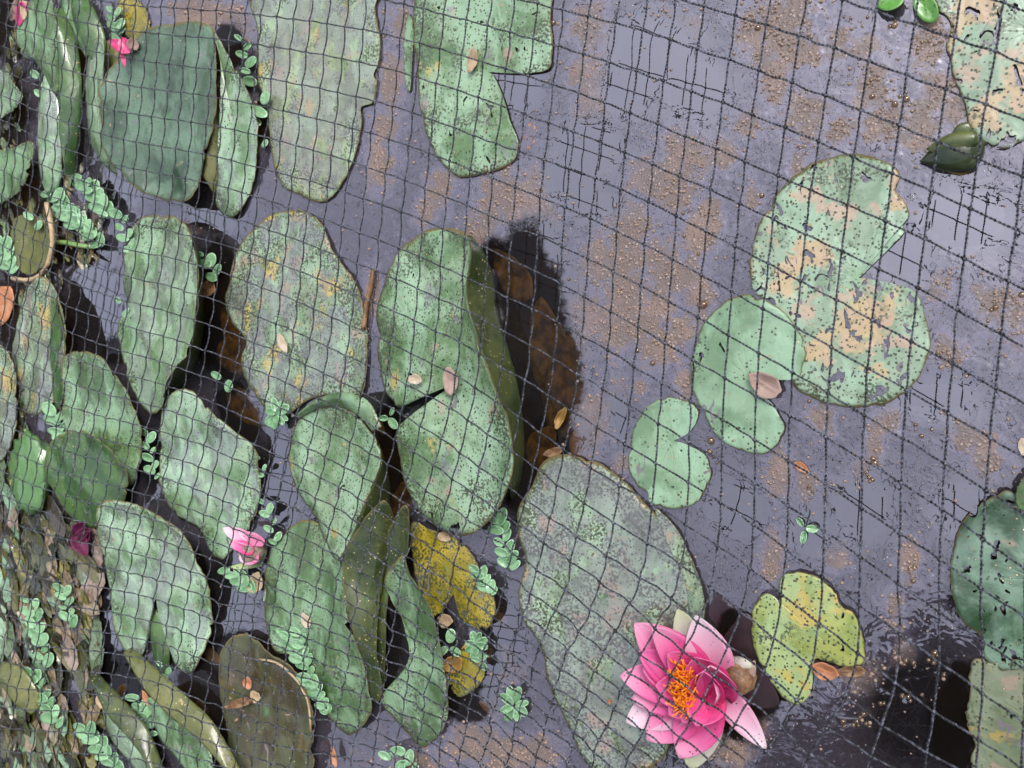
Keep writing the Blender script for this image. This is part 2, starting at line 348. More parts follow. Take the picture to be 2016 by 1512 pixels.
# ------------------------------------------------------------------ water
def water_mat():
    k = M('pond_water')
    v = k.coord()
    a1 = k.n('Attribute'); a1.attribute_name = 'scum'; a2 = k.n('Attribute'); a2.attribute_name = 'clean'
    scum, clean = a1.outputs['Fac'], a2.outputs['Fac']
    a3 = k.n('Attribute'); a3.attribute_name = 'open'  # film left out and reflection cut here, painting the gaps' shade into the water
    open_shade = k.ramp(k.math('ADD', a3.outputs['Fac'], k.math('MULTIPLY', k.math('SUBTRACT', k.noise(v, 45, 6, 0.7), 0.5), 1.5)), 0.36, 0.74)
    unshaded = k.math('SUBTRACT', 1.0, open_shade)
    n1 = k.noise(v, 95, 4, 0.62); n2 = k.noise(v, 28, 3, 0.6)
    s = k.math('ADD', scum, k.math('MULTIPLY', k.math('SUBTRACT', n1, 0.5), 1.5))
    s = k.math('ADD', s, k.math('MULTIPLY', k.math('SUBTRACT', n2, 0.5), 0.9))
    sm = k.math('MULTIPLY', k.ramp(s, 0.44, 0.82, 0, 0.92), k.math('MULTIPLY', unshaded, k.math('SUBTRACT', 1.0, clean)))
    veil = k.math('MULTIPLY', k.ramp(s, 0.05, 0.5, 0.0, 0.45), k.math('SUBTRACT', 1.0, clean))
    bd, bc = k.vor(v, 430, 1.0, out='both')
    bead = k.ramp(bd, 0.42, 0.05)
    bd2 = k.vor(v, 230); sep = k.n('SeparateColor'); k.t.links.new(bc, sep.inputs[0])
    bead2 = k.math('MULTIPLY', k.ramp(bd2, 0.3, 0.1), k.math('GREATER_THAN', k.noise(v, 140, 1), 0.5))
    sparse = k.math('MULTIPLY', k.math('MULTIPLY', k.ramp(bd, 0.28, 0.1), k.math('LESS_THAN', sep.outputs[0], 0.10)), k.math('SUBTRACT', 1.0, clean))
    beads = k.math('ADD', k.math('MULTIPLY', bead, 0.8), k.math('MULTIPLY', k.ramp(bd2, 0.42, 0.08), 0.8))
    scol = k.mix(k.ramp(beads, 0.15, 1.0), (0.15, 0.108, 0.088), (0.30, 0.21, 0.16))
    scol = k.mix(k.ramp(n2, 0.5, 0.6, 0, 0.5), scol, (0.26, 0.17, 0.13))
    # surface ripples that break up the reflections
    rough_area = k.math('SUBTRACT', 1.0, clean)
    h = k.math('ADD', k.math('MULTIPLY', k.noise(v, 42, 3, 0.55, 0.5), 1.0), k.math('MULTIPLY', k.ramp(k.vor(v, 70), 0.25, 0.0), 0.22))
    h = k.math('ADD', k.math('MULTIPLY', h, k.math('ADD', k.math('MULTIPLY', rough_area, 1.0), 0.005)), k.math('MULTIPLY', k.math('MULTIPLY', sparse, rough_area), 0.35))
    nw = k.bump(h, 0.55, 0.0022)
    ns = k.bump(k.math('ADD', beads, h), 0.75, 0.0010)
    tr = k.n('BsdfTransparent'); tr.inputs[0].default_value = (0.55, 0.45, 0.25, 1)
    murk = k.bsdf((0.035, 0.032, 0.034), 0.9, None, 0.0)
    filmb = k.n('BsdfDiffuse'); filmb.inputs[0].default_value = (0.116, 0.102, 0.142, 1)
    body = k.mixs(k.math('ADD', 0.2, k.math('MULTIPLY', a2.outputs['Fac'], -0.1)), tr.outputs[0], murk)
    body = k.mixs(k.math('MULTIPLY', unshaded, k.math('ADD', k.math('ADD', veil, 0.05), k.math('MULTIPLY', rough_area, 0.24))), body, filmb.outputs[0])
    gl = k.n('BsdfGlossy'); gl.inputs['Roughness'].default_value = 0.015; gl.inputs['Color'].default_value = (0.92, 0.885, 1, 1)
    k.t.links.new(nw, gl.inputs['Normal'])
    fr = k.n('Fresnel'); fr.inputs['IOR'].default_value = 1.33
    fac = k.math('ADD', k.math('ADD', 0.15, fr.outputs[0]), k.math('MULTIPLY', clean, 0.085))
    fac = k.math('ADD', k.math('MULTIPLY', fac, unshaded), k.math('MULTIPLY', k.math('MULTIPLY', fr.outputs[0], 0.7), open_shade))
    sh = k.mixs(fac, body, gl.outputs[0])
    sh = k.mixs(k.math('MAXIMUM', sm, k.math('MULTIPLY', sparse, unshaded)), sh, k.bsdf(scol, 0.32, ns, 0.7))
    return k.done(sh)
M_water = water_mat()

OPEN_SHADE = [(1030,560,45,100),(1050,640,55,120),(1062,760,48,120),(1075,850,50,60),(1000,500,50,30),(1100,730,40,80),(1035,960,30,60),(430,560,28,80),(435,660,40,70),(455,760,30,70),(480,830,30,40),(770,900,22,90),(785,990,24,70),(765,830,26,24),
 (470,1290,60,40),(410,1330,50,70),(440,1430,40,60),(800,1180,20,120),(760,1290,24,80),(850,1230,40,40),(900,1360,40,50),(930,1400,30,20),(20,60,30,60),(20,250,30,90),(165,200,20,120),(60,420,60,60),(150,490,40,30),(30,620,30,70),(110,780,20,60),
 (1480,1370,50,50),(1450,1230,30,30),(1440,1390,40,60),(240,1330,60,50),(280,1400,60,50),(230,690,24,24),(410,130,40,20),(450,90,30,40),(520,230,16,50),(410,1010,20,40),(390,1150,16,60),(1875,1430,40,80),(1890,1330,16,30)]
SCUM = [(1160,55,42,60),(1165,190,42,110),(1135,150,20,30),(1310,35,35,30),(1345,60,40,30),(1300,120,40,20),(1540,30,70,60),(1470,60,30,40),(1560,90,60,50),(1600,100,20,40),(1525,160,30,60),
 (1500,110,30,40),(1285,345,60,50),(1350,300,60,60),(1420,300,40,40),(1180,300,30,30),(1240,440,50,60),(1330,380,50,45),(1380,460,40,50),(1400,420,30,40),(1230,500,60,70),(1240,580,60,80),(1290,500,40,45),
 (1330,540,60,60),(1180,520,50,60),(1150,620,70,60),(1100,600,30,50),(1260,640,60,50),(1300,680,50,50),(1210,650,40,50),(1380,600,30,60),(1340,650,30,30),(1300,600,30,40),(1260,760,20,25),(1215,780,20,45),(1225,910,22,25),
 (1290,850,20,60),(1350,760,20,40),(1070,430,40,50),(1060,360,30,40),(990,390,60,60),(960,430,40,40),(860,380,30,40),(940,460,30,30),(870,360,30,30),(790,50,28,50),(770,170,25,90),(760,250,30,40),(750,330,30,50),(1000,490,50,40),
 (735,580,16,60),(990,330,20,20),(840,420,20,40),(380,20,60,40),(430,30,50,30),(470,60,30,60),(500,250,18,60),(1720,170,40,60),(1740,240,60,50),(1810,240,60,60),(1830,80,40,60),(1840,180,40,60),(1880,220,30,40),(1590,230,50,60),
 (1650,80,40,40),(1700,90,30,30),(1650,260,30,40),(1860,300,30,30),(1570,330,20,30),(1480,390,20,30),(1960,600,40,50),(1930,580,30,30),(2000,640,20,60),(1850,560,30,40),(1870,700,40,40),(1620,820,30,40),(1530,930,30,60),(1590,960,30,40),
 (1700,950,25,60),(1750,830,30,30),(1720,880,20,40),(1640,1090,30,40),(1790,1110,25,50),(1520,1100,25,60),(1760,1200,20,50),(1940,900,40,60),(1900,860,30,40),(1700,1340,60,40),(1740,1400,40,30),(1780,1290,30,40),(1480,1410,40,30),
 (1430,1460,60,60),(960,1340,40,60),(1000,1490,60,50),(940,1460,60,50),(1060,1480,50,40),(820,1500,60,30),(1120,700,50,60),(1160,830,50,60),(1100,760,40,60),(380,440,40,20),(150,450,60,60),(450,150,20,40),(1470,240,40,30),(1540,440,16,40)]
CLEAN = [(1290,100,90,75),(1370,170,70,70),(1240,170,60,60),(1160,290,75,60),(1130,350,60,50),(1170,400,60,30),(1060,470,45,45),(1040,510,50,60),(1010,170,60,50),(190,600,60,110),(450,1180,60,90),(560,940,60,90),(560,30,60,40),
 (1900,430,100,70),(1850,780,90,40),(1780,500,60,60),(1700,1000,60,60),(1900,1000,60,60),(1450,1000,60,60),(300,900,25,70),(420,420,60,40),(240,370,50,40),(1060,560,70,90),(1060,700,80,130),(1100,860,60,60),(430,620,50,110),(770,920,40,160),(1000,1250,40,80),(220,1260,30,100),
 (1810,1400,110,110),(1450,1260,60,60),(1520,1350,60,50),(950,1330,50,60),(1600,1040,50,50),(1220,820,20,50),(560,1300,80,60),(540,760,60,60)]
def field(blobs, x, y, gain=1.0):
    s = 0.0
    for b in blobs:
        dx = (x - b[0]) / b[2]; dy = (y - b[1]) / b[3]; q = dx * dx + dy * dy
        if q < 6: s = max(s, math.exp(-q * 0.8))
    return min(1.0, s * gain)
def project(v):
    d = v - Vector((0, 0, HC)); zz = d.dot(cD)
    if zz < 0.05: return (-9999, -9999)
    return (1008 + FPX * d.dot(cR) / zz, 756 - FPX * d.dot(cU) / zz)
def build_water():
    xs, ys = [], []
    nx, ny = 330, 240; x0, x1, y0, y1 = -1.25, 0.30, -0.62, 0.62
    xs = [-2.6, -1.8] + [x0 + (x1 - x0) * i / nx for i in range(nx + 1)] + [0.9, 2.4]
    ys = [-2.5, -1.4] + [y0 + (y1 - y0) * i / ny for i in range(ny + 1)] + [1.4, 2.5]
    V = [(x, y, 0) for y in ys for x in xs]; W = len(xs)
    F = [(j * W + i, j * W + i + 1, (j + 1) * W + i + 1, (j + 1) * W + i) for j in range(len(ys) - 1) for i in range(W - 1)]
    o = link('pond_water', V, F, M_water)
    for nm, bl in (('scum', SCUM), ('clean', CLEAN), ('open', OPEN_SHADE)):
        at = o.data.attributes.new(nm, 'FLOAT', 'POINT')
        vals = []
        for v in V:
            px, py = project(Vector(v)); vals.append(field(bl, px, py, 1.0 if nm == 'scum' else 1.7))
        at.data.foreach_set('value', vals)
    tag(o, 'grey lavender pond water with a broken brown scum film', None, None, 'structure')
    return o
build_water()
bed = link('pond_bed', [(-2.7, -2.6, -0.11), (2.6, -2.6, -0.11), (2.6, 2.6, -0.11), (-2.7, 2.6, -0.11)], [(0, 1, 2, 3)], M_mud)
tag(bed, 'dark muddy pond bed', None, None, 'structure')
# bank of soil round the pond out to the horizon
def build_bank():
    V, F = [], []; n = 72
    rings = [(2.35, -0.2), (2.5, 0.04), (2.9, 0.10), (4.0, 0.12), (9, 0.2), (40, 0.5)]
    for r, z in rings:
        for i in range(n):
            a = 2 * math.pi * i / n; rr = r * (1 + 0.03 * math.sin(5 * a))
            V.append((rr * math.cos(a), rr * math.sin(a), z + 0.02 * math.sin(7 * a)))
    for j in range(len(rings) - 1):
        for i in range(n): F.append((j * n + i, j * n + (i + 1) % n, (j + 1) * n + (i + 1) % n, (j + 1) * n + i))
    tag(link('ground', V, F, M_bank), 'dark soil bank round the pond', None, None, 'structure')
build_bank()
# hedge of dark leaves added on the bank out of view (it darkens the reflections on every steep leaf side)
def build_added_hedge():
    V, F = [], []
    rnd = random.Random(3)
    for i in range(14000):
        a = rnd.uniform(0, 2 * math.pi)
        side = 0.5 + 0.5 * math.cos(a)          # 1 on the viewer's side (+x)
        hmax = 1.35 + 2.9 * side
        z = 0.1 + hmax * rnd.random() ** 0.8 * (0.85 + 0.15 * math.sin(9 * a))
        r = 3.3 + rnd.uniform(0, 0.7) - 0.3 * side
        c = Vector((r * math.cos(a), r * math.sin(a), z))
        s = rnd.uniform(0.07, 0.15)
        d1 = Vector((rnd.uniform(-1, 1), rnd.uniform(-1, 1), rnd.uniform(-1, 1))).normalized() * s
        d2 = d1.cross(Vector((rnd.uniform(-1, 1), rnd.uniform(-1, 1), rnd.uniform(-1, 1)))).normalized() * s * 0.6
        b = len(V); V += [c - d1, c + d2, c + d1, c - d2]; F.append((b, b + 1, b + 2, b + 3))
    o = link('added_hedge', V, F, M_hedge, smooth=False)
    tag(o, 'ring of dark leaves added out of view to darken pad reflections', 'added_hedge', None, 'stuff')
build_added_hedge()

# ------------------------------------------------------------------ pads
def pad_mesh(outline, apex, notch, z_rim, wav, seed, rings=15, n=150, ragged=0.6, cup=0.0, dip=0.0):
    """polar sheet: every outline point is joined to the apex (where the stalk meets the pad)"""
    pts = [(p[0], p[1], p[2] if len(p) > 2 else z_rim) for p in outline]
    ol = spline(pts, n, not notch)
    A = P(apex[0], apex[1], apex[2])
    V, F, U = [], [], []
    for j in range(rings + 1):
        r = (j / rings) ** 0.85
        for i, q in enumerate(ol):
            u = i / (n - 1 if notch else n)
            rag = ragged * (nz((i * 0.31, 0, seed), 1.0) * 2.2 + nz((i * 0.9, 3, seed), 1.0) * 1.8)
            bite = nz((i * 0.22, 8, seed), 1.0)
            if bite > 0.42: rag -= (bite - 0.42) * 26 * ragged
            rag *= r ** 6
            cx, cy = apex[0], apex[1]
            L_ = max(1.0, math.hypot(q[0] - cx, q[1] - cy))
            B = P(q[0] + (q[0] - cx) / L_ * rag * 2, q[1] + (q[1] - cy) / L_ * rag * 2, q[2])
            p = A.lerp(B, r); 
            zz = A.z + (B.z - A.z) * (r ** 1.6)
            zz += wav / 1000 * (nz(p, 22, seed) * (0.35 + 0.9 * r) + 0.5 * nz(p, 55, seed + 3) * r) * (0.0 if j == 0 else 1)
            zz += cup / 1000 * (r * r) - dip / 1000 * math.exp(-((r - 0.0) / 0.16) ** 2)
            p.z = zz if zz > 0.0022 else 0.0012 + 0.0010 * math.exp((zz - 0.0022) / 0.0010)
            V.append(p); U.append((u, r))
    for j in range(rings):
        for i in range(n - (1 if notch else 0)):
            a = j * n + i; b = j * n + (i + 1) % n
            if j == 0: F.append((a, b + n, a + n)) if False else F.append((j * n, a + n, b + n))
            else: F.append((a, a + n, b + n, b))
    return V, F, U

def pad(label, outline, apex, mat, notch=False, z=2.0, wav=2.0, name='lily_pad', cat='lily pad', seed=None, cup=0.0, dip=0.4, flank=None, ragged=0.6, group=None, under=None, stalk=False):
    sd_ = seed if seed is not None else (apex[0] * 0.013 + apex[1] * 0.007) % 19
    ap = apex if len(apex) > 2 else (apex[0], apex[1], z)
    V, F, U = pad_mesh(outline, ap, notch, z, wav, sd_, cup=cup, dip=dip, ragged=ragged)
    org = P(ap[0], ap[1], 0)
    root = empty(name, org, label, cat, group)
    b = link('blade', V, F, L[mat] if isinstance(mat, str) else mat, root, U, origin=org); solid(b, 0.0003)
    if flank:
        for fl in flank:
            top, bot, fm = fl[0], fl[1], fl[2]
            V, F, U = loft(top, bot, 46, 9, fl[3] if len(fl) > 3 else 4)
            o = link('folded_edge', V, F, L[fm], root, U, origin=org); solid(o)
            o['label'] = 'darker green edge of the pad folded down steeply'
    if stalk:
        o = tube([P(ap[0], ap[1], ap[2] - 0.8), P(ap[0] + 14, ap[1] + 10, -40), P(ap[0] + 60, ap[1] + 30, -105)], 0.0028, M_stem, 'stalk', root, org)
    return root

def loft(A, B, n, m_, bulge=4):
    a = spline([(p[0], p[1], p[2]) for p in A], n, False); b = spline([(p[0], p[1], p[2]) for p in B], n, False)
    V, F, U = [], [], []
    for j in range(m_ + 1):
        t = j / m_
        for i in range(n):
            pa, pb = P(*a[i]), P(*b[i])
            p = pa.lerp(pb, t)
            out = (pb - pa).cross(Vector((0, 0, 1))).cross(Vector((0, 0, 1)))
            p.z += bulge / 1000 * math.sin(math.pi * t) * 0.8
            p += Vector((nz(p, 40, 2), nz(p, 40, 5), nz(p, 40, 9))) * 0.0016 * math.sin(math.pi * (0.1 + 0.8 * t))
            V.append(p); U.append((i / n * 0.5, 0.3 + 0.65 * t))
    for j in range(m_):
        for i in range(n - 1):
            F.append((j * n + i, j * n + i + 1, (j + 1) * n + i + 1, (j + 1) * n + i))
    return V, F, U

def tube(pts, r, mat, name, parent=None, origin=None, sides=8, taper=1.0):
    V, F = [], []; n = len(pts)
    if n < 8:
        pts = [Vector(p) for p in spline([tuple(p) for p in pts], 14, False)]; n = len(pts)
    for i, p in enumerate(pts):
        t = (pts[min(n - 1, i + 1)] - pts[max(0, i - 1)]).normalized()
        s = t.orthogonal().normalized(); q = t.cross(s)
        rr = r * (1 + (taper - 1) * i / (n - 1))
        for k in range(sides):
            a = 2 * math.pi * k / sides; V.append(p + s * math.cos(a) * rr + q * math.sin(a) * rr)
    for i in range(n - 1):
        for k in range(sides):
            F.append((i * sides + k, i * sides + (k + 1) % sides, (i + 1) * sides + (k + 1) % sides, (i + 1) * sides + k))
    F.append(tuple(range(sides))[::-1]); F.append(tuple((n - 1) * sides + k for k in range(sides)))
    return link(name, V, F, mat, parent, origin=origin if origin is not None else (pts[0] if parent is None else None))

# --- right side
pad('pale lily pad with a long notch, pink and yellow blotches, floating alone right of centre',
    [(1704,549),(1735,555),(1770,562),(1800,573),(1815,600),(1826,640),(1832,680),(1822,715),(1806,748),(1785,770),(1745,795),(1700,803),(1650,800),(1600,785),(1568,765),(1548,735),(1540,690),(1538,650),(1525,610),(1505,590),(1485,575),(1477,550),(1478,500),(1488,455),(1505,420),(1528,385),(1560,350),(1600,322),(1645,308),(1680,303),(1720,310),(1755,325),(1773,345),(1758,365),(1766,380),(1783,400),(1791,425),(1777,440),(1782,456),(1768,472),(1730,510),(1697,542)],
    (1690,547,2.2), 'twin', True, 1.8, 1.6)
pad('smooth mint green lily pad with a pinkish brown leaf lying in its notch',
    [(1540,748),(1572,745),(1581,715),(1587,695),(1580,665),(1565,640),(1540,610),(1510,592),(1470,580),(1430,590),(1405,615),(1385,635),(1372,670),(1362,700),(1360,740),(1368,780),(1385,810),(1400,845),(1430,875),(1470,890),(1505,893),(1530,875),(1545,845),(1535,820),(1520,795),(1497,778)],
    (1478,748,5), 'mint', True, 4.0, 1.2)
pad('small two-toned lily pad with a side notch, left of the smooth mint pad',
    [(1340,862),(1360,848),(1374,822),(1370,800),(1350,788),(1310,783),(1275,800),(1250,840),(1240,880),(1238,920),(1250,950),(1275,970),(1278,988),(1300,1000),(1335,1000),(1370,990),(1390,960),(1400,935),(1395,915),(1385,893),(1345,872)],
    (1325,868,2.0), 'mint', True, 1.8, 0.8, seed=4.4)
pad('large mint lily pad with a yellow rotten margin in the top right corner',
    [(1840,-20),(1848,20),(1862,30),(1872,52),(1862,90),(1868,110),(1880,160),(1900,205),(1908,250),(1928,275),(1955,290),(1985,291),(2016,275),(2100,200),(2150,50),(2080,-60),(1950,-60)],
    (2030,60,3), 'twin', False, 2.0, 1.8, seed=9.1)
pad('glossy dark green lily pad eaten into brown holes at the right edge',
    [(2000,975),(1960,975),(1920,1000),(1890,1040),(1875,1090),(1870,1140),(1880,1190),(1900,1230),(1925,1245),(1935,1270),(1940,1300),(1960,1318),(2000,1318),(2040,1300),(2110,1230),(2130,1130),(2110,1050),(2060,1130)],
    (2040,1140,9), 'edge', False, 4.0, 5)
pad('small dark green leaf lobe poking in at the right edge above the glossy eaten pad',
    [(2000,970),(2008,950),(2030,930),(2070,930),(2080,980),(2040,1010),(2005,1000)], (2040,970,14), 'deep', False, 13, 2)
pad('pinkish brown rotting lily pad in the bottom right corner',
    [(1922,1296),(1908,1325),(1912,1360),(1902,1395),(1906,1430),(1918,1455),(1914,1490),(1930,1540),(2100,1560),(2120,1400),(2090,1290),(2040,1306),(1990,1296),(1955,1306)], (2030,1420,3), 'sick', False, 2, 2, ragged=1.4)
pad('yellow lime lily pad with a chewed rim right of the open pink flower',
    [(1545,1128),(1580,1125),(1615,1140),(1645,1165),(1655,1190),(1680,1205),(1695,1240),(1703,1270),(1702,1300),(1688,1312),(1660,1312),(1640,1305),(1622,1300),(1606,1302),(1600,1320),(1598,1352),(1590,1376),(1565,1390),(1535,1365),(1510,1330),(1490,1290),(1480,1250),(1480,1210),(1490,1182),(1505,1168),(1520,1170),(1531,1184),(1537,1172),(1535,1150)],
    (1600,1245,5), 'yellow', False, 4, 2.5)
# --- top
bigdark = pad('big smooth dark green lily pad with a pale right flap, upper left of the photo',
    [(374,396,22),(350,397,22),(310,390,24),(270,372,30),(240,345,34),(215,320,38),(200,290,40),(197,250,42),(200,200,42),(208,150,42),(225,120,40),(260,90,38),(290,60,36),(330,47,34),(380,42,32),(415,50,30),(425,80,28),(430,130,26),(430,190,24),(422,250,22),(410,300,20),(396,345,20),(386,380,20)],
    (330,230,24), 'dark', False, 20, 5, dip=1.5)
V, F, U = pad_mesh([(418,55,29),(455,120,22),(485,170,18),(500,215,15),(507,270,10),(505,330,6),(490,390,2),(468,425,1.5),(440,422,1.5),(425,398,4),(432,345,8),(430,280,14),(434,200,20),(430,120,25)], (462,260,13), False, 10, 3, 3.3)
fo = link('flap', V, F, L['pale'], bigdark, U, origin=P(330, 230, 0)); solid(fo); fo['label'] = 'right flap of the dark pad, coloured paler for its brighter facing'  # paler material puts its brighter facing into the colour, besides the water film
V, F, U = loft([(426,200,20),(420,250,20),(408,300,18),(398,345,16)], [(434,230,10),(440,290,6),(438,340,3),(424,385,2)], 20, 6, 1)
fo = link('folded_edge', V, F, L['olive'], bigdark, U, origin=P(330, 230, 0)); solid(fo); fo['label'] = 'olive folded strip between the dark pad and its flap'
pad('long pale flooded lily pad with a mossy rim reaching the top edge',
    [(508,-30),(505,60),(508,150),(525,220),(535,300),(550,360),(590,385),(620,397),(650,390),(680,350),(700,300),(712,250),(716,225),(735,205),(745,150),(748,80),(738,20),(730,-40)],
    (630,170,2.6), 'film', False, 2.4, 0.6)
pad('speckled green lily pad with a deep notch and tan seed at the top centre',
    [(970,147),(985,175),(1000,220),(1010,260),(1022,280),(1015,310),(990,330),(940,345),(900,348),(862,312),(838,260),(826,200),(822,130),(815,60),(830,-20),(960,-50),(1080,-30),(1085,30),(1088,90),(1085,125),(1070,141),(1020,145),(972,139)],
    (962,142,2.4), 'mint_dots', True, 1.8, 1.2)
pad('narrow dark green pad sliver beside the brown scum at the top centre',
    [(806,25),(815,60),(812,120),(808,178),(800,170),(795,110),(799,50)], (805,100,1.8), 'green', False, 1.6, 0.5)
# --- centre
pad('large speckled lily pad folded down along its right side, tan seed at its notch',
    [(785,803,10),(760,782,6),(748,740,4),(742,690,4),(742,650,4),(745,600,5),(755,560,6),(768,528,8),(790,490,10),(820,466,14),(850,453,18),(890,450,24),(922,462,34),(927,490,38),(923,530,42),(916,565,44),(919,600,46),(931,640,48),(941,680,48),(952,705,48),(966,740,48),(978,775,48),(990,800,48),(1002,835,48),(1009,880,46),(1010,930,42),(997,970,34),(975,1010,26),(945,1042,18),(910,1055,12),(870,1045,10),(840,1020,10),(810,980,14),(790,930,20),(780,880,24),(780,845,24),(805,820,22),(845,796,24)],
    (893,757,26), 'mint_dots', True, 10, 3.5, dip=3, seed=3.2,
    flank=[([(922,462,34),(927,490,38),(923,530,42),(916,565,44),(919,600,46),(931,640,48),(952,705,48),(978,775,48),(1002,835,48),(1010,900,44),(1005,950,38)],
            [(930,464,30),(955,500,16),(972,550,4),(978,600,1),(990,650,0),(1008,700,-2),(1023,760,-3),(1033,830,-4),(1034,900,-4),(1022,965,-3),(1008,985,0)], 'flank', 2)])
pad('long flooded lily pad with yellow blotches, left of the folded central pad',
    [(500,450),(530,425),(565,415),(600,415),(632,440),(660,500),(690,540),(710,580),(722,640),(723,720),(715,775),(690,785),(640,778),(600,792),(560,822),(530,812),(505,782),(482,742),(476,702),(486,670),(457,635),(444,600),(450,560),(460,510),(480,472)],
    (590,620,3.4), 'film_dots', False, 2.8, 1.2)
pad('speckled lily pad with an upturned top rim, below the long flooded pad',
    [(572,880,8),(576,850,10),(592,822,14),(630,802,22),(665,800,28),(700,815,34),(730,848,40),(746,880,42),(750,912,42),(732,960,38),(710,1010,34),(690,1060,30),(665,1102,24),(640,1062,14),(618,1012,8),(590,972,5),(571,925,6)],
    (668,930,22), 'mint_dots', False, 10, 3, seed=6.6,
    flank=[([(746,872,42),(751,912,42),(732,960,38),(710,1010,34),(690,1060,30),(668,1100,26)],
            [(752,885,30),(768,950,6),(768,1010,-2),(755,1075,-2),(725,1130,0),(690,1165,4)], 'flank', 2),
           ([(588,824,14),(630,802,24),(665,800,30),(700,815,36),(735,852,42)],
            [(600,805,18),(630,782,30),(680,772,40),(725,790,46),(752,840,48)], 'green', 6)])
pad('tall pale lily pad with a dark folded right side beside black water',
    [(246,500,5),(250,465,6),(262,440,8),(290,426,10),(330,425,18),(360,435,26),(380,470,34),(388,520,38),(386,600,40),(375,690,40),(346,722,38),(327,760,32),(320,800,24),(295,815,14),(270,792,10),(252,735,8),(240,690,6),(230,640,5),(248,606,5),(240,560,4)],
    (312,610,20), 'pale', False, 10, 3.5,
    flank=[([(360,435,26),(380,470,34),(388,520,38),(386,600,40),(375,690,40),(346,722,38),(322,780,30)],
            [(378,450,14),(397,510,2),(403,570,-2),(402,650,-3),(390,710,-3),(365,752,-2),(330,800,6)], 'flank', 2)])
pad('pale mint lily pad below the tall folded one with a straight right rim, left centre',
    [(318,800,20),(335,775,26),(365,766,30),(400,790,28),(440,830,24),(480,862,18),(505,890,12),(512,940,6),(508,990,4),(495,1040,3),(470,1068,2),(440,1100,2),(415,1090,3),(395,1045,4),(345,1012,6),(322,960,8),(313,880,12)],
    (410,930,14), 'pale', False, 8, 4, seed=8.2)
pad('mossy lily pad with a dark green top end, left centre behind the dark oval pad',
    [(128,702,26),(165,692,30),(200,705,32),(230,740,30),(255,790,24),(275,840,16),(277,900,8),(268,950,5),(240,962,5),(200,932,8),(150,880,12),(125,830,18),(120,770,24)],
    (200,830,16), 'green', False, 12, 4, seed=2.2)
pad('dark oval green lily pad standing up at the left centre',
    [(92,900,22),(100,872,26),(130,852,30),(165,848,34),(200,870,36),(235,905,32),(250,935,26),(243,985,20),(222,1022,16),(190,1040,12),(150,1025,12),(115,985,14),(94,942,18)],
    (170,940,26), 'deep', False, 24, 2.5, seed=5.7)
pad('wide pale wet lily pad with a notch pointing down, lower left beside the pink bud',
    [(338,1300,8),(352,1322,6),(372,1330,6),(396,1300,8),(413,1250,10),(415,1180,14),(397,1110,20),(376,1065,26),(340,1030,32),(290,1000,36),(245,985,38),(210,985,38),(190,1002,36),(193,1050,28),(205,1110,18),(218,1200,8),(240,1270,4),(256,1292,4),(280,1290,6),(296,1250,8)],
    (306,1175,18), 'pale', True, 10, 5, seed=1.8)
pad('narrow mottled lily pad tilted on edge at the left, under the tan ringed leaf',
    [(58,562,14),(90,545,18),(110,580,22),(130,640,24),(132,700,22),(122,760,18),(92,805,14),(60,815,10),(32,765,8),(25,700,8),(35,640,8),(45,600,10)],
    (80,680,14), 'film_dots', False, 12, 4, seed=3.9)
pad('dark striped leaf side along the left narrow mottled pad',
    [(100,590,24),(118,620,26),(131,700,26),(122,790,20),(108,800,14),(100,720,18)], (112,700,20), 'deep', False, 20, 2)
pad('long wavy green lily pad just left of the dark curled leaf, lower centre',
    [(530,1082,5),(560,1052,6),(600,1022,8),(640,1042,14),(668,1092,24),(672,1130,30),(682,1200,34),(700,1260,34),(720,1330,30),(731,1380,24),(722,1420,16),(690,1450,8),(660,1432,4),(620,1372,4),(590,1302,4),(547,1282,3),(526,1232,3),(522,1150,4)],
    (625,1210,16), 'green', False, 10, 5, seed=7.4)
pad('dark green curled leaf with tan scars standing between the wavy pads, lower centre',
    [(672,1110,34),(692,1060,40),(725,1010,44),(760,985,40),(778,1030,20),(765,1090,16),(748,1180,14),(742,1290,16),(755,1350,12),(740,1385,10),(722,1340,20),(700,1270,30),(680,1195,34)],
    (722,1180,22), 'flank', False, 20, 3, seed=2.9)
pad('thin dark leaf blade rising beside the dark curled leaf, lower centre',
    [(790,1000,40),(806,1010,42),(800,1090,30),(780,1110,22),(762,1200,14),(758,1330,8),(745,1380,6),(722,1290,4),(716,1180,4),(740,1100,14)],
    (762,1170,10), 'flank', False, 12, 2, seed=8.8)
pad('folded olive green leaf curling over at its top, right of the dark curled leaf',
    [(757,1142,34),(775,1112,38),(797,1092,40),(806,1130,40),(835,1180,36),(860,1240,28),(876,1320,20),(884,1385,12),(872,1440,5),(832,1470,2),(808,1445,3),(768,1405,4),(752,1372,5),(785,1330,10),(806,1290,18),(790,1225,26),(766,1180,30)],
    (825,1290,18), 'green', False, 14, 4, seed=4.1)
pad('very large mottled lily pad covered with specks to the left of the pink flower',
    [(1020,1000,6),(1046,958,5),(1072,907,5),(1120,895,4),(1180,912,3),(1230,947,2.5),(1282,1002),(1332,1052),(1368,1130),(1386,1190),(1380,1250),(1360,1350),(1330,1440),(1300,1500),(1230,1530),(1160,1510),(1125,1440),(1082,1352),(1066,1272),(1032,1222,8),(1020,1172,6),(1036,1110,3),(1021,1050,4)],
    (1190,1180,4), 'bigfilm', False, 2.6, 1.2, seed=5.5, name='lily_pad')
pad('rotting yellow leaf with black spots under the folded central pad',
    [(812,1030,1.5),(850,1042),(900,1062),(930,1092),(950,1132),(976,1182,8),(972,1222,10),(945,1242,6),(908,1220),(893,1172),(872,1202),(850,1212),(830,1172),(815,1110)],
    (880,1120,3), 'gold', False, 2, 3, seed=1.1, name='decayed_leaf', cat='leaf')
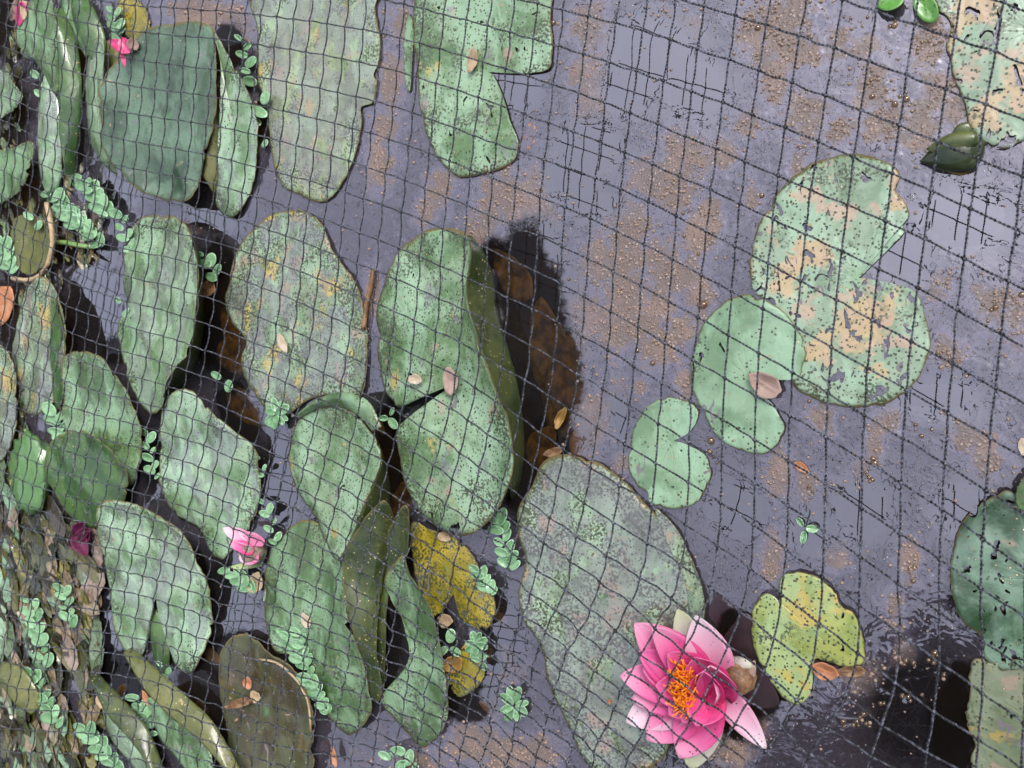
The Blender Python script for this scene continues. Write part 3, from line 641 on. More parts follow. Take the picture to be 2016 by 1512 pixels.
pad('torn yellow leaf scrap at the waterline below the rotting yellow leaf',
    [(878,1325),(900,1290),(925,1262),(940,1290),(955,1322),(940,1352),(905,1372),(886,1350)], (915,1320,2), 'gold', False, 1.8, 2, seed=6.1, name='decayed_leaf', cat='leaf')
pad('brown and olive rotting lily pad with a pale rim at the bottom, under the netting',
    [(440,1275,8),(482,1248,8),(540,1288,10),(590,1332,12),(612,1390,14),(616,1450,14),(602,1540,12),(470,1540,4),(450,1440,4),(432,1360,5)],
    (525,1400,2), 'rot', False, 6, 3, seed=2.6)
# --- strap like leaves, bottom left and top left
def strap(label, spine, width, mat, name='lily_leaf', twist=0.0):
    A, B = [], []
    n = len(spine)
    for i, (x, y, z) in enumerate(spine):
        x2, y2, _ = spine[min(n - 1, i + 1)]; x1, y1, _ = spine[max(0, i - 1)]
        dx, dy = x2 - x1, y2 - y1; l_ = math.hypot(dx, dy); nx_, ny_ = -dy / l_, dx / l_
        ww = width * (math.sin(math.pi * (0.08 + 0.84 * i / (n - 1))) ** 0.6) / 2
        A.append((x + nx_ * ww, y + ny_ * ww, z + twist)); B.append((x - nx_ * ww, y - ny_ * ww, z - twist))
    V, F, U = loft(A, B, 40, 10, 5)
    org = P(spine[n // 2][0], spine[n // 2][1], 0)
    root = empty(name, org, label, 'leaf')
    o = link('blade', V, F, L[mat], root, U, origin=org); solid(o)
strap('olive brown leaf side running diagonally to the bottom edge, lower left', [(252,1280,26),(300,1340,32),(350,1390,34),(405,1440,34),(470,1530,30)], 52, 'olive', twist=5)
strap('bright green leaf face below the olive diagonal leaf side', [(300,1370,16),(340,1430,20),(380,1480,20),(410,1560,18)], 74, 'green', twist=-6)
strap('dark green strap leaf left of the olive diagonal one', [(185,1330,22),(225,1390,26),(270,1440,26),(320,1530,24)], 46, 'flank', twist=6)
strap('pale green leaf face under the dark strap leaf, bottom left', [(212,1390,10),(240,1440,12),(280,1490,12),(310,1560,10)], 60, 'pale', twist=-4)
strap('olive leaf blade at the left edge near the bottom', [(-20,1310,20),(20,1330,22),(50,1370,20),(72,1400,14)], 56, 'olive', twist=4)
strap('dark green leaf under the wide pale wet pad, lower left', [(302,1200,6),(310,1240,8),(318,1290,9),(322,1330,8)], 34, 'deep')
pad('grey green leaf with an upright rim in the top left corner',
    [(34,62,24),(50,20,28),(68,-10,30),(98,-5,32),(110,40,32),(112,100,30),(117,150,26),(107,185,20),(72,122,16),(46,112,18)], (80,60,26), 'green', False, 24, 3, seed=1.3)
strap('dark green rolled leaf side along the top left pads', [(118,20,28),(132,90,30),(138,170,28),(136,260,24),(140,345,16)], 46, 'deep', twist=8)
strap('pale narrow leaf face left of the dark rolled side', [(96,150,16),(96,210,18),(98,280,18),(100,345,14),(100,380,10)], 48, 'pale', twist=3)
pad('bright pale leaf tip at the left edge, upper left',
    [(-20,150,20),(12,140,22),(28,165,24),(46,188,24),(32,212,20),(0,232,16),(-20,240,14)], (8,190,20), 'pale', False, 20, 2)
pad('plain green leaf below the bright tip at the left edge',
    [(-20,310,14),(30,290,20),(62,278,22),(66,312,20),(45,368,16),(0,402,10),(-20,400,8)], (20,340,16), 'green', False, 16, 2)
strap('dark green leaf side slanting down from the top edge, top left', [(150,-20,26),(165,30,28),(185,80,26),(200,130,20)], 50, 'deep', twist=4)
strap('mid green leaf face left of the slanting dark side, top left', [(130,-25,16),(140,20,18),(160,60,16),(178,110,12)], 44, 'green', twist=2)
pad('rolled pale green pad edge left of the big dark pad',
    [(185,80,30),(200,76,34),(206,100,36),(202,170,36),(202,250,34),(212,300,28),(232,345,18),(200,318,10),(178,275,10),(171,200,12),(172,120,18)], (188,200,30), 'pale', False, 20, 2, seed=7.7)
pad('olive yellow underside strip behind the big dark pad',
    [(205,82,20),(230,95,14),(238,120,10),(225,180,10),(208,200,14),(203,140,20)], (215,140,16), 'olive', False, 16, 1.5)
pad('olive leaf with a thick tan rim at the left, above the mottled tilted pad',
    [(30,430,14),(60,425,16),(90,440,18),(100,480,18),(88,520,16),(62,540,14),(35,530,12),(24,480,12)], (62,485,10), 'olive', False, 14, 2)
pad('amber leaf under water at the top beside the magenta flower',
    [(240,5,-3),(270,0,-3),(296,25,-3),(300,60,-3),(275,82,-4),(245,60,-4)], (270,40,-3), 'gold', False, -3, 0.5, name='decayed_leaf', cat='leaf')
pad('mottled lily pad in the left margin beside the brown rotten clump',
    [(-10,700,10),(15,690,14),(30,740,16),(34,820,14),(20,880,12),(-10,900,10)], (5,800,14), 'film_dots', False, 12, 3)
pad('pale pad strip sunk under the left debris near the bottom', [(-10,1120,6),(8,1140,6),(14,1240,6),(6,1300,6),(-20,1300,6)], (-2,1220,6), 'pale', False, 6, 1)
pad('flooded green leaf between the long wavy pad and the rotting brown pad',
    [(520,1150,1.5),(548,1120),(580,1180),(570,1260),(545,1285),(527,1240)], (550,1200,1.6), 'pale', False, 1.6, 1)
pad('dull pale leaf part sunk beside the tall folded pad, left centre',
    [(255,500,1.5),(300,480),(300,520),(290,600),(262,590),(262,540)], (280,540,1.5), 'film', False, 1.5, 1)
pad('dark maroon leaf half sunk between the pink flower and the lime pad',
    [(1440,1232,1.4),(1470,1205),(1500,1250,2),(1510,1320,2),(1535,1385,2),(1490,1395),(1440,1370),(1410,1320),(1415,1270)], (1470,1310,2), M_maroon, False, 1.5, 1)
pad('thin curled leaf rim lying right of the very large mottled pad', [(1290,1002,2),(1335,1045,3),(1372,1125,3),(1388,1190,6),(1380,1245,8),(1362,1230,4),(1350,1150,3),(1322,1085,3)], (1352,1130,3.5), 'film_dots', False, 3, 1.5, seed=9.9)
tube([P(92,400,18), P(100,440,20), P(104,480,20), P(94,520,18), P(76,545,16), P(50,552,14), P(25,548,12)], 0.0032, M_tan, 'curled_rim')
tag(bpy.data.objects['curled_rim'], 'tan curled rotten leaf rim bending round the olive leaf at the left', 'leaf')
tube([P(112,477,6), P(130,478,7), P(155,483,7), P(180,486,5)], 0.0032, L['yellow'], 'leaf_stalk')
tag(bpy.data.objects['leaf_stalk'], 'short yellow stalk floating right of the tan curled rim', 'stalk')
tube([P(716,650,3), P(722,600,4), P(731,560,4), P(735,530,3)], 0.0026, M_brown, 'bud_stalk')
tag(bpy.data.objects['bud_stalk'], 'brown stalk lying in the gap between two central pads', 'stalk')
tube([P(510,1298,12), P(545,1305,13), P(580,1335,14), P(606,1380,15), P(612,1440,15)], 0.0012, M_tan, 'leaf_stalk')
tag(bpy.data.objects['leaf_stalk.001'], 'thin pale curved stalk along the rotting brown pad', 'stalk')

# ------------------------------------------------------------------ small dead leaves
def dead(label, x, y, a, b, ang, z, mat, cup=2.0, name='dead_leaf', group=None, tipp=0.7):
    n = 26; V, F, U = [], [], []
    for j in range(7):
        r = j / 6
        for i in range(n):
            t = 2 * math.pi * i / n
            ex, ey = math.cos(t) * a, math.sin(t) * b * (1 - (1 - tipp) * abs(math.cos(t)) ** 3)
            wv = 1 + 0.07 * math.sin(3 * t + x) + 0.04 * math.sin(7 * t + y)
            px = x + (ex * math.cos(ang) - ey * math.sin(ang)) * r * wv
            py = y + (ex * math.sin(ang) + ey * math.cos(ang)) * r * wv
            zz = z + cup * (r * r - 0.3 * abs(math.sin(t))) + 0.25 * math.sin(5 * t + x) * r
            V.append(P(px, py, zz)); U.append((i / n, r))
    for j in range(6):
        for i in range(n):
            i2 = (i + 1) % n
            F.append((j * n + i, (j + 1) * n + i, (j + 1) * n + i2, j * n + i2) if j else (0, n + i, n + i2))
    org = P(x, y, z)
    o = link(name, V, F, mat, None, U, origin=org); solid(o, 0.0005)
    return tag(o, label, 'leaf', group)
dead('curled pinkish brown leaf lying in the notch of the smooth mint pad', 1506, 758, 36, 24, 0.55, 7, M_pinkleaf, 5)
dead('tan oval seed leaf at the notch of the folded central pad', 886, 750, 28, 15, 1.5, 30, M_pinkleaf, 2)
dead('small beige leaf left of the tan seed on the central pad', 816, 747, 15, 10, 0.1, 24, M_beige, 2)
dead('beige oval leaf on the long flooded pad with yellow blotches', 556, 676, 20, 8, 1.2, 5, M_beige, 1)
dead('tan elongated seed on the speckled top centre pad', 930, 118, 26, 10, 1.75, 5, M_tan, 2)
dead('orange oval leaf in the scum below the top edge', 1158, 130, 22, 12, 1.6, -0.8, M_orange, 0.3)
dead('orange oval leaf right of the speckled top centre pad', 1044, 268, 27, 12, 1.7, -0.8, M_orange, 0.3)
dead('ochre curled leaf floating on the dark water gap', 1103, 823, 24, 9, 2.0, 3, M_ochre, 4)
dead('reddish brown leaf near the lower end of the dark water gap', 1090, 890, 22, 9, -0.3, 1.5, M_brown, 1)
dead('large pinkish leaf just under the water right of the dark gap', 1160, 860, 62, 30, 2.1, -2.5, M_pinkleaf, 0.2)
dead('small orange leaf tip on open water below the mint pad', 1578, 920, 18, 9, 0.6, 1.0, M_orange, 0.6)
dead('orange brown curled leaf under the chewed rim of the lime pad', 1624, 1322, 28, 17, 0.35, 4, M_orange, 4)
dead('dark brown leaf scrap right of the orange curled leaf at the lime pad', 1676, 1322, 30, 12, 0.0, 1.6, M_brown, 2)
dead('pale yellow petal at the foot of the folded central pad', 874, 1057, 14, 10, 0.3, 4, M_tan, 1)
dead('tan round leaf beside the rotting yellow leaf', 876, 1222, 15, 14, 0.2, 2, M_tan, 1)
dead('olive yellow folded leaf above the torn yellow scrap', 890, 1308, 24, 17, -0.35, 4, M_ochre, 4)
dead('pinkish leaf drifting right of the rotting yellow leaf', 984, 1216, 20, 10, 0.8, -1, M_pinkleaf, 0.3)
dead('tan crumpled leaf just below the pink bud', 502, 1148, 22, 15, 1.9, 6, M_tan, 4)
dead('tan oval leaf on the flooded leaf left of the wavy pad', 583, 1195, 16, 9, 1.6, 3, M_tan, 1)
dead('pale oval leaf right of the tan oval one on the wavy pad', 602, 1222, 16, 9, 1.2, 16, M_beige, 1)
dead('orange seed leaf on the rotting brown pad, upper', 487, 1345, 13, 9, 1.4, 9, M_orange, 2)
dead('brown leaf under the netting left of the rotting brown pad', 470, 1385, 30, 9, -0.3, 10, M_brown, 2)
dead('tan disc leaf on the rotting brown pad', 502, 1372, 13, 10, 1.2, 9, M_tan, 1)
dead('orange leaf standing near the bottom edge, lower left', 657, 1490, 22, 6, 1.4, 6, M_orange, 1)
dead('orange leaf tip between the strap leaves, lower left', 287, 1375, 16, 6, 1.2, 14, M_orange, 1)
dead('tan leaf tip on the debris left of the wide pale pad', 197, 1380, 15, 8, 1.4, 14, M_tan, 1)
dead('beige leaf cut by the right edge of the photo', 2018, 882, 22, 14, 1.4, 1.4, M_beige, 0.6)
dead('brown scrap in the black gap right of the tall folded pad', 410, 568, 14, 18, 0.4, 3, M_brown, 2)
dead('orange brown leaf floating at the very left edge', 4, 600, 24, 40, 0.2, 2, M_orange, 2)
dead('red orange speck on the very large mottled pad', 1199, 1381, 6, 4, 1.0, 4, M_orange, 1)
dead('pinkish oval leaf near the bottom edge below the olive folded leaf', 745, 1440, 22, 15, 1.2, -1, M_pinkleaf, 0.3)
dead('large sunk brown leaf in the black gap above the pale mint pad', 455, 700, 40, 26, 1.2, -4, M_sunk, 1, name='sunken_leaf')
dead('sunk amber leaf at the right of the dark water gap', 1118, 760, 46, 110, 0.15, -6, M_sunk, 1, name='sunken_leaf')
dead('sunk orange leaf under the rim of the speckled upturned pad', 742, 835, 24, 11, 0.9, -3, M_brown, 1, name='sunken_leaf')
dead('sunk brown leaf in the slit left of the folded central pad', 792, 985, 22, 40, 0.3, -4, M_sunk, 1, name='sunken_leaf')
dead('large amber rotten leaf sunk in the hollow right of the folded central pad', 1085, 700, 110, 42, 1.35, -9, M_sunk, 3, name='sunken_leaf')
dead('brown rotten leaf sunk at the top of the hollow by the folded central pad', 1010, 545, 60, 30, 1.0, -7, M_sunk, 3, name='sunken_leaf')
dead('dark brown leaf sunk low in the hollow above the very large mottled pad', 1065, 880, 46, 28, 2.0, -6, M_sunk, 3, name='sunken_leaf')
dead('amber leaf sunk in the dark gap right of the tall folded pad', 462, 640, 60, 26, 1.4, -7, M_sunk, 2, name='sunken_leaf')
dead('olive leaf sunk under the edge of the long flooded pad', 480, 800, 50, 24, 0.9, -5, M_sunk, 2, name='sunken_leaf')
pad('wet olive pad half sunk in the litter at the left edge, middle', [(20,1010,2),(60,990),(90,1030),(96,1110),(80,1180),(45,1200),(15,1150),(8,1070)], (50,1100,2), 'rot', False, 2, 2, seed=4.6)
pad('pale wet pad strip half sunk in the litter beside the wide pale pad', [(120,1110,2),(150,1090),(180,1140),(188,1240),(176,1320),(150,1340),(128,1260),(116,1180)], (150,1210,2), 'film', False, 2, 1.5, seed=7.1)
pad('dull rotten pad half sunk at the left below the litter floaters', [(30,1390,2),(90,1370),(140,1400),(160,1470),(150,1540),(40,1540),(14,1460)], (90,1460,2), 'rot', False, 2, 2, seed=3.1)
rnd = random.Random(11)
proto = dead('blurred tan leaf sunk beneath the murky water', 960, 1400, 26, 12, 0.5, 0, M_pinkleaf, 1, name='sunken_leaf', group='tan leaves sunk beneath the water')
proto.location.z = -0.007
spots = [(1000,1450),(1070,1490),(930,1490),(870,1490),(760,1480),(720,1500),(1010,1330),(960,1290),(870,1440),(240,1360),(60,1200),(700,1480),(640,1470),(590,960),(330,440),(300,500),(420,1290),(400,1390),(470,30),(360,30),(1000,1290)]
for i, (x, y) in enumerate(spots):
    c = proto.copy(); sc.collection.objects.link(c); q = P(x, y, -7); c.location = q
    c.rotation_euler = (0, 0, rnd.uniform(0, 6.28)); s = rnd.uniform(0.7, 1.5); c.scale = (s, s, 1)

# ------------------------------------------------------------------ floating rosette plants
def leaflet(parent, x, y, a, b, ang, z, mat, org, tilt=(0, 0)):
    n = 20; V, F, U = [], [], []
    for j in range(5):
        r = j / 4
        for i in range(n):
            t = 2 * math.pi * i / n
            ex, ey = math.cos(t) * a * r, math.sin(t) * b * r
            px = x + ex * math.cos(ang) - ey * math.sin(ang); py = y + ex * math.sin(ang) + ey * math.cos(ang)
            zz = z + 1.3 * (r ** 2) * abs(math.sin(t)) - 0.7 * (1 - abs(math.sin(t)) * r) + 0.2 * math.sin(4 * t + x)
            V.append(P(px, py, max(0.6, zz + 1.2 + tilt[0] * math.cos(t) * r + tilt[1] * math.sin(t) * r))); U.append((i / n, r))
    for j in range(4):
        for i in range(n):
            i2 = (i + 1) % n
            F.append((j * n + i, (j + 1) * n + i, (j + 1) * n + i2, j * n + i2) if j else (0, n + i, n + i2))
    o = link('leaflet', V, F, mat, parent, U, origin=org); solid(o, 0.0005); return o
def floater(label, x, y, n, size, z=1.0, spread=None, tall=1.35, lime=False):
    rr = random.Random(int(x * 31 + y) + 5); org = P(x, y, z)
    root = empty('floating_plant', org, label, 'floating plant', 'small floating rosette plants')
    a0 = rr.uniform(0, 6.28); mt = M_lime if lime else M_leaflet
    n = int(n * 1.35 + 0.5) if n > 3 else n
    for i in range(n):
        if spread:   # a chain of leaflets along a direction
            f = (i / max(1, n - 1) - 0.5); side = (1 if i % 2 else -1)
            cx, cy = x + spread[0] * f + side * size * 0.55, y + spread[1] * f + rr.uniform(-3, 3)
            ang = math.atan2(spread[1], spread[0]) + side * rr.uniform(0.5, 1.1)
        else:
            an = a0 + 2 * math.pi * i / n + rr.uniform(-0.25, 0.25)
            cx, cy = x + math.cos(an) * size * 0.85, y + math.sin(an) * size * 0.85 * tall; ang = math.atan2(math.sin(an) * tall, math.cos(an))
        s = size * rr.uniform(0.6, 1.15)
        leaflet(root, cx, cy, s, s * rr.uniform(0.5, 0.7), ang, z + rr.uniform(0, 4.0), mt, org, (rr.uniform(-1.2, 2.2), rr.uniform(-1.8, 1.8)))
    return root
FL = [
 ('three leafed floating plant alone on open water, above the lime pad', 1585, 1040, 3, 16, 1, None),
 ('six leafed pale floating plant on open water left of the very large mottled pad', 1012, 1388, 6, 19, 1, None),
 ('long floating plant chain right of the foot of the folded central pad', 990, 1060, 9, 17, 3, (30, 110)),
 ('floating plant on the yellow rotting leaf near its right rim', 953, 1142, 6, 14, 5, (24, 46)),
 ('three leafed dull floating plant in the black water by the yellow leaf', 884, 1272, 3, 18, 3, None),
 ('rosette of floating leaves below the rotting yellow leaf', 938, 1268, 6, 14, 4, None),
 ('small pair of floating leaves under that rosette beside the torn yellow scrap', 946, 1302, 3, 11, 4, None),
 ('floating plant in the black gap between the upturned pad and the central pad', 766, 823, 3, 13, 8, None),
 ('dense floating cluster at the lower end of the long flooded pad', 545, 815, 7, 15, 6, None),
 ('two leafed floating plant in the dark gap left of the long flooded pad', 438, 748, 2, 13, 4, (10, 22)),
 ('floating leaves beside the folded tall pad on the lavender water', 412, 522, 4, 16, 4, (26, 44)),
 ('tiny floating pair left of the tall folded pad', 241, 603, 2, 11, 4, (4, 22)),
 ('bright floating cluster at the upper left, left part', 125, 410, 7, 17, 6, (50, 60)),
 ('bright floating cluster at the upper left, lower middle part', 165, 445, 8, 16, 6, (60, 70)),
 ('bright floating cluster at the upper left, top right part', 185, 385, 8, 16, 8, (50, 70)),
 ('floating plant chain running down left of the tall folded pad top', 250, 468, 7, 15, 5, (30, 90)),
 ('single floating leaf group on the olive ringed leaf', 66, 435, 2, 13, 16, (6, 20)),
 ('floating cluster at the left edge beside the olive ringed leaf', 8, 500, 6, 18, 8, (20, 60)),
 ('slim floating plant on the lavender gap in the upper left', 80, 165, 3, 15, 6, (6, 34)),
 ('floating plant at the right shoulder of the big dark pad', 483, 108, 4, 13, 4, (14, 66)),
 ('dark mottled floating leaf beside the big dark pad right rim', 511, 190, 3, 20, 4, (16, 60)),
 ('small floating leaf low on the right rim of the big dark pad', 512, 260, 2, 14, 3, (4, 40)),
 ('shaded floating rosette at the top left beside the amber leaf', 228, 45, 5, 13, 3, (10, 56)),
 ('elongated floating plant left of the dark oval pad', 115, 838, 5, 16, 12, (20, 60)),
 ('yellow green floating plant in the lavender gap left of the pale mint pad', 296, 895, 6, 12, 4, (14, 90)),
 ('pale floating leaf by the orange speck at the dark oval pad', 218, 968, 2, 11, 10, (4, 24)),
 ('tiny floating leaves right of the pale mint pad on lavender water', 515, 918, 3, 10, 3, (8, 36)),
 ('floating plant chain above the pink bud', 532, 1028, 5, 13, 4, (24, 80)),
 ('ragged floating leaves under the pink bud', 470, 1140, 5, 17, 4, (40, 34)),
 ('floating chain on the wavy pad left side', 572, 1262, 8, 13, 6, (34, 70)),
 ('floating chain over the dark gap beside the wavy pad', 597, 1290, 7, 13, 8, (20, 90)),
 ('floating rosettes at the foot of the wavy pad near the rotting brown pad', 625, 1368, 8, 14, 10, (40, 70)),
 ('floating leaf pair at the bottom edge, below the olive folded leaf', 772, 1500, 2, 18, 2, (10, 26)),
 ('floating leaves at the bottom edge right of the leaf pair', 803, 1502, 4, 16, 2, (24, 40)),
 ('long floating cluster in the debris near the left edge, upper part', 130, 1190, 6, 14, 9, (14, 70)),
 ('long floating cluster in the debris near the left edge, middle part', 72, 1240, 9, 15, 8, (30, 120)),
 ('floating cluster in the debris near the left edge, lower part', 85, 1370, 9, 16, 9, (50, 100)),
 ('floating cluster on the pale strap leaf, bottom left', 195, 1470, 9, 16, 14, (60, 80)),
 ('dull floating leaves between the strap leaves, lower left', 288, 1410, 7, 14, 8, (40, 70)),
 ('floating sprig hanging below the wide pale wet pad', 325, 1320, 3, 12, 14, (8, 30)),
]
for f in FL: floater(*f)
fl = floater('bright lime two leafed floating plant cut by the top edge', 1788, 6, 2, 30, 2, (36, 14), lime=True)

# ------------------------------------------------------------------ buds and flowers
def petal(parent, org, name, base, tip, width, mat, lift=6.0, cup=0.35, side=0.0, segs=12, cross=6):
    """base/tip: (px,py,zmm); a pointed cupped petal between them"""
    b, t = P(*base), P(*tip); mid = (b + t) / 2
    ax = (t - b); up = (Vector((0, 0, HC)) - mid).normalized(); up = (up * 0.8 + Vector((0, 0, 0.4))).normalized()
    w_ = ax.cross(up).normalized(); nrm = w_.cross(ax).normalized()
    depth = (Vector((0, 0, HC)) - mid).length; W = width / FPX * depth
    c = mid + nrm * (-lift / 1000) + w_ * side / 1000
    V, F, U = [], [], []
    for j in range(segs + 1):
        s = j / segs
        p = b * (1 - s) ** 2 + c * 2 * s * (1 - s) + t * s * s
        prof = (math.sin(math.pi * min(1, (0.10 + 0.90 * s) ** 0.85)) ** 0.75) * (1 if s < 0.97 else 0.5)
        if j == segs: prof = 0.03
        for i in range(cross + 1):
            q = i / cross * 2 - 1
            V.append(p + w_ * (q * W * 0.5 * prof) + nrm * (cup * W * 0.5 * prof * (q * q)) + nrm * 0.0004 * math.sin(q * 9 + s * 5))
            U.append((i / cross, s))
    for j in range(segs):
        for i in range(cross):
            a = j * (cross + 1) + i; F.append((a, a + 1, a + cross + 2, a + cross + 1))
    o = link(name, V, F, mat, parent, U, origin=org)
    md = o.modifiers.new('thickness', 'SOLIDIFY'); md.thickness = 0.0006; md.offset = 0
    return o

def tz(x, y, z): return (1008 + x / 4, 1134 + y / 4, z)
org = P(1365, 1348, 20)
fl = empty('water_lily', org, 'open pink water lily with orange stamens, pushing up under the net at the bottom', 'water lily')
def pt(b, t, w_, m_, zb, zt, lift=6, cup=0.35, side=0, nm='petal'):
    return petal(fl, org, nm, tz(b[0], b[1], zb), tz(t[0], t[1], zt), w_ / 4 * 1.15, m_, lift, cup, side)
pt((1530, 800), (1305, 262), 240, M_sepal, 14, 20, 4, .2, nm='sepal')
pt((1620, 840), (1450, 312), 290, M_pet_out, 16, 34, 5, .3)
pt((1620, 880), (2005, 1362), 165, M_pet_out, 12, 8, 4, .35)
pt((1560, 940), (1400, 1530), 250, M_sepal, 12, 10, 3, .25, nm='sepal')
pt((1540, 840), (1105, 400), 250, M_pet_mid, 18, 44, 6, .35)
pt((1490, 840), (965, 372), 320, M_pet_mid, 18, 34, 7, .3)
pt((1440, 850), (995, 598), 230, M_pet_in, 20, 36, 6, .35)
pt((1440, 880), (850, 785), 260, M_pet_mid, 19, 30, 6, .35)
pt((1440, 910), (940, 972), 240, M_pet_mid, 19, 26, 6, .35)
pt((1440, 930), (900, 1148), 270, M_pet_out, 17, 20, 6, .35)
pt((1480, 940), (1065, 1292), 290, M_pet_mid, 18, 24, 6, .35)
pt((1500, 950), (1180, 1282), 220, M_pet_mid, 19, 22, 6, .3)
pt((1580, 930), (1318, 1432), 290, M_pet_mid, 19, 24, 6, .4)
pt((1560, 900), (1450, 1180), 260, M_pet_in, 22, 44, 8, .45)
pt((1560, 900), (1440, 640), 300, M_pet_in, 22, 40, 8, .4)
pt((1520, 850), (1230, 605), 260, M_pet_in, 22, 44, 7, .4)
pt((1400, 850), (1030, 735), 200, M_pet_in, 21, 34, 6, .35)
pt((1440, 900), (1130, 860), 190, M_pet_in, 22, 40, 6, .35)
pt((1450, 920), (1150, 960), 190, M_pet_in, 22, 34, 6, .35)
pt((1470, 930), (1235, 1095), 200, M_pet_in, 22, 36, 6, .35)
pt((1500, 940), (1340, 1150), 190, M_pet_in, 22, 36, 6, .35)
pt((1640, 960), (1560, 705), 250, M_pet_mid, 16, 52, 10, .6)
pt((1540, 990), (1510, 750), 230, M_pet_in, 22, 50, 8, .5)
pt((1560, 900), (1620, 945), 160, M_pet_mid, 26, 50, 8, .6)
# yellow-orange disc and stamens
V, F = [], []
cc = P(*tz(1400, 880, 24))
for j in range(6):
    for i in range(16):
        a = 2 * math.pi * i / 16; r = 0.009 * math.sin(j / 5 * math.pi / 2)
        V.append(cc + Vector((r * math.cos(a), r * math.sin(a), 0.004 * math.cos(j / 5 * math.pi / 2))))
for j in range(5):
    for i in range(16): F.append((j * 16 + i, j * 16 + (i + 1) % 16, (j + 1) * 16 + (i + 1) % 16, (j + 1) * 16 + i))
link('flower_centre', V, F, M_stamen, fl, origin=org)
rs = random.Random(5)
for i in range(90):
    a = rs.gauss(R(186), R(38)) if i < 80 else rs.uniform(R(60), R(300))   # photo angle, 180 = left
    ln = rs.uniform(80, 190)
    bx, by = 1395 + rs.uniform(-60, 60), 880 + rs.uniform(-160, 150)
    tx, ty = bx + math.cos(a) * ln * 0.9, by - math.sin(a) * ln * 0.95
    z0, z1 = 27, rs.uniform(36, 52)
    b_, t_ = P(*tz(bx, by, z0)), P(*tz(tx, ty, z1))
    md_ = (b_ + t_) / 2 + Vector((0, 0, rs.uniform(0.002, 0.006)))
    tip2 = t_ + (t_ - md_) * 0.12 + Vector((0, 0, -0.002))
    tube([b_, md_, t_, tip2], 0.00085, M_stamen, 'stamen', fl, org, sides=6, taper=0.55)
tube([P(*tz(1600, 900, 14)), P(1425, 1375, 0), P(1450, 1400, -60)], 0.005, M_stem, 'stalk', fl, org)

# brown faded bud right of the flower
def ball(parent, name, c, rx, ry, rz, mat, org, ang=0.0, tipf=0.0, n=20, m_=12, rough=0.0, seed=0):
    V, F = [], []
    for j in range(m_ + 1):
        th = math.pi * j / m_
        for i in range(n):
            a = 2 * math.pi * i / n
            x = -math.cos(th); s = math.sin(th) ** (1.0 + tipf * max(0, x))
            v = Vector((x * rx * (1 + tipf * 0.3 * max(0, x)), s * math.cos(a) * ry, s * math.sin(a) * rz))
            v += v.normalized() * rough * mn.noise(v * 260 + Vector((seed, 0, 0)))
            v = Vector((v.x * math.cos(ang) - v.y * math.sin(ang), v.x * math.sin(ang) + v.y * math.cos(ang), v.z))
            V.append(c + v)
    for j in range(m_):
        for i in range(n): F.append((j * n + i, j * n + (i + 1) % n, (j + 1) * n + (i + 1) % n, (j + 1) * n + i))
    return link(name, V, F, mat, parent, origin=org)
o1 = P(1456, 1328, 10)
wb = empty('withered_bud', o1, 'brown withered bud with a pale cap between the pink flower and the lime pad', 'bud')
ball(wb, 'bud_body', P(1452, 1332, 12), 0.0125, 0.0135, 0.011, M_brown, o1, 0.6, 0, rough=0.0032)
petal(wb, o1, 'sepal', (1438, 1300, 14), (1486, 1312, 16), 20, M_sepal, -4, -0.5)
petal(wb, o1, 'sepal', (1470, 1350, 12), (1486, 1300, 16), 18, M_pinkleaf, -4, -0.5)
# dark green bud half in the water, upper right
o2 = P(1885, 302, 6)
gb = empty('lily_bud', o2, 'dark green pointed lily bud lying half in the water, upper right', 'bud')
ball(gb, 'bud_body', P(1884, 300, 4), 0.0165, 0.0130, 0.009, M_bud, o2, math.pi + 0.12, 1.2, rough=0.001)
petal(gb, o2, 'sepal', (1924, 272, 14), (1824, 294, 8), 34, M_budtip, -5, -0.5)
petal(gb, o2, 'sepal', (1925, 318, 8), (1826, 300, 6), 44, M_bud, -6, -0.6)
petal(gb, o2, 'sepal', (1915, 318, 2), (1868, 338, 1.5), 30, M_ochre, -2, -0.3)
petal(gb, o2, 'sepal', (1912, 250, 4), (1872, 268, 3), 24, M_budtip, -2, -0.3)
# pink bud, lower left
o3 = P(495, 1085, 14)
pb = empty('pink_bud', o3, 'pink lily bud with a mouldy base by the wide pale wet pad', 'bud')
ball(pb, 'bud_body', P(500, 1085, 15), 0.0155, 0.013, 0.012, M_wool, o3, 0.9 + math.pi, 0.4, rough=0.003)
petal(pb, o3, 'petal', (505, 1068, 22), (438, 1040, 24), 26, M_pet_out, 2, .5)
petal(pb, o3, 'petal', (500, 1085, 24), (452, 1068, 28), 24, M_pet_mid, 2, .5)
petal(pb, o3, 'petal', (510, 1095, 20), (470, 1098, 22), 30, M_pet_out, -2, .2)
petal(pb, o3, 'petal', (520, 1070, 20), (470, 1048, 22), 22, M_pet_out, 2, .3)
petal(pb, o3, 'sepal', (515, 1110, 8), (448, 1118, 12), 12, L['yellow'], 2, .2)
# magenta flower peeping out behind the big dark pad
o4 = P(248, 95, 30)
mf = empty('magenta_flower', o4, 'magenta flower tip peeping out behind the big dark pad, top left', 'flower')
petal(mf, o4, 'petal', (258, 100, 44), (214, 80, 46), 20, M_magenta, 2, .4)
petal(mf, o4, 'petal', (250, 105, 45), (240, 74, 46), 24, M_magenta, 2, .4)
petal(mf, o4, 'petal', (262, 98, 43), (262, 74, 46), 20, M_pinkleaf, 2, .4)
petal(mf, o4, 'petal', (240, 104, 45), (247, 132, 46), 8, M_magenta, 1, .4)
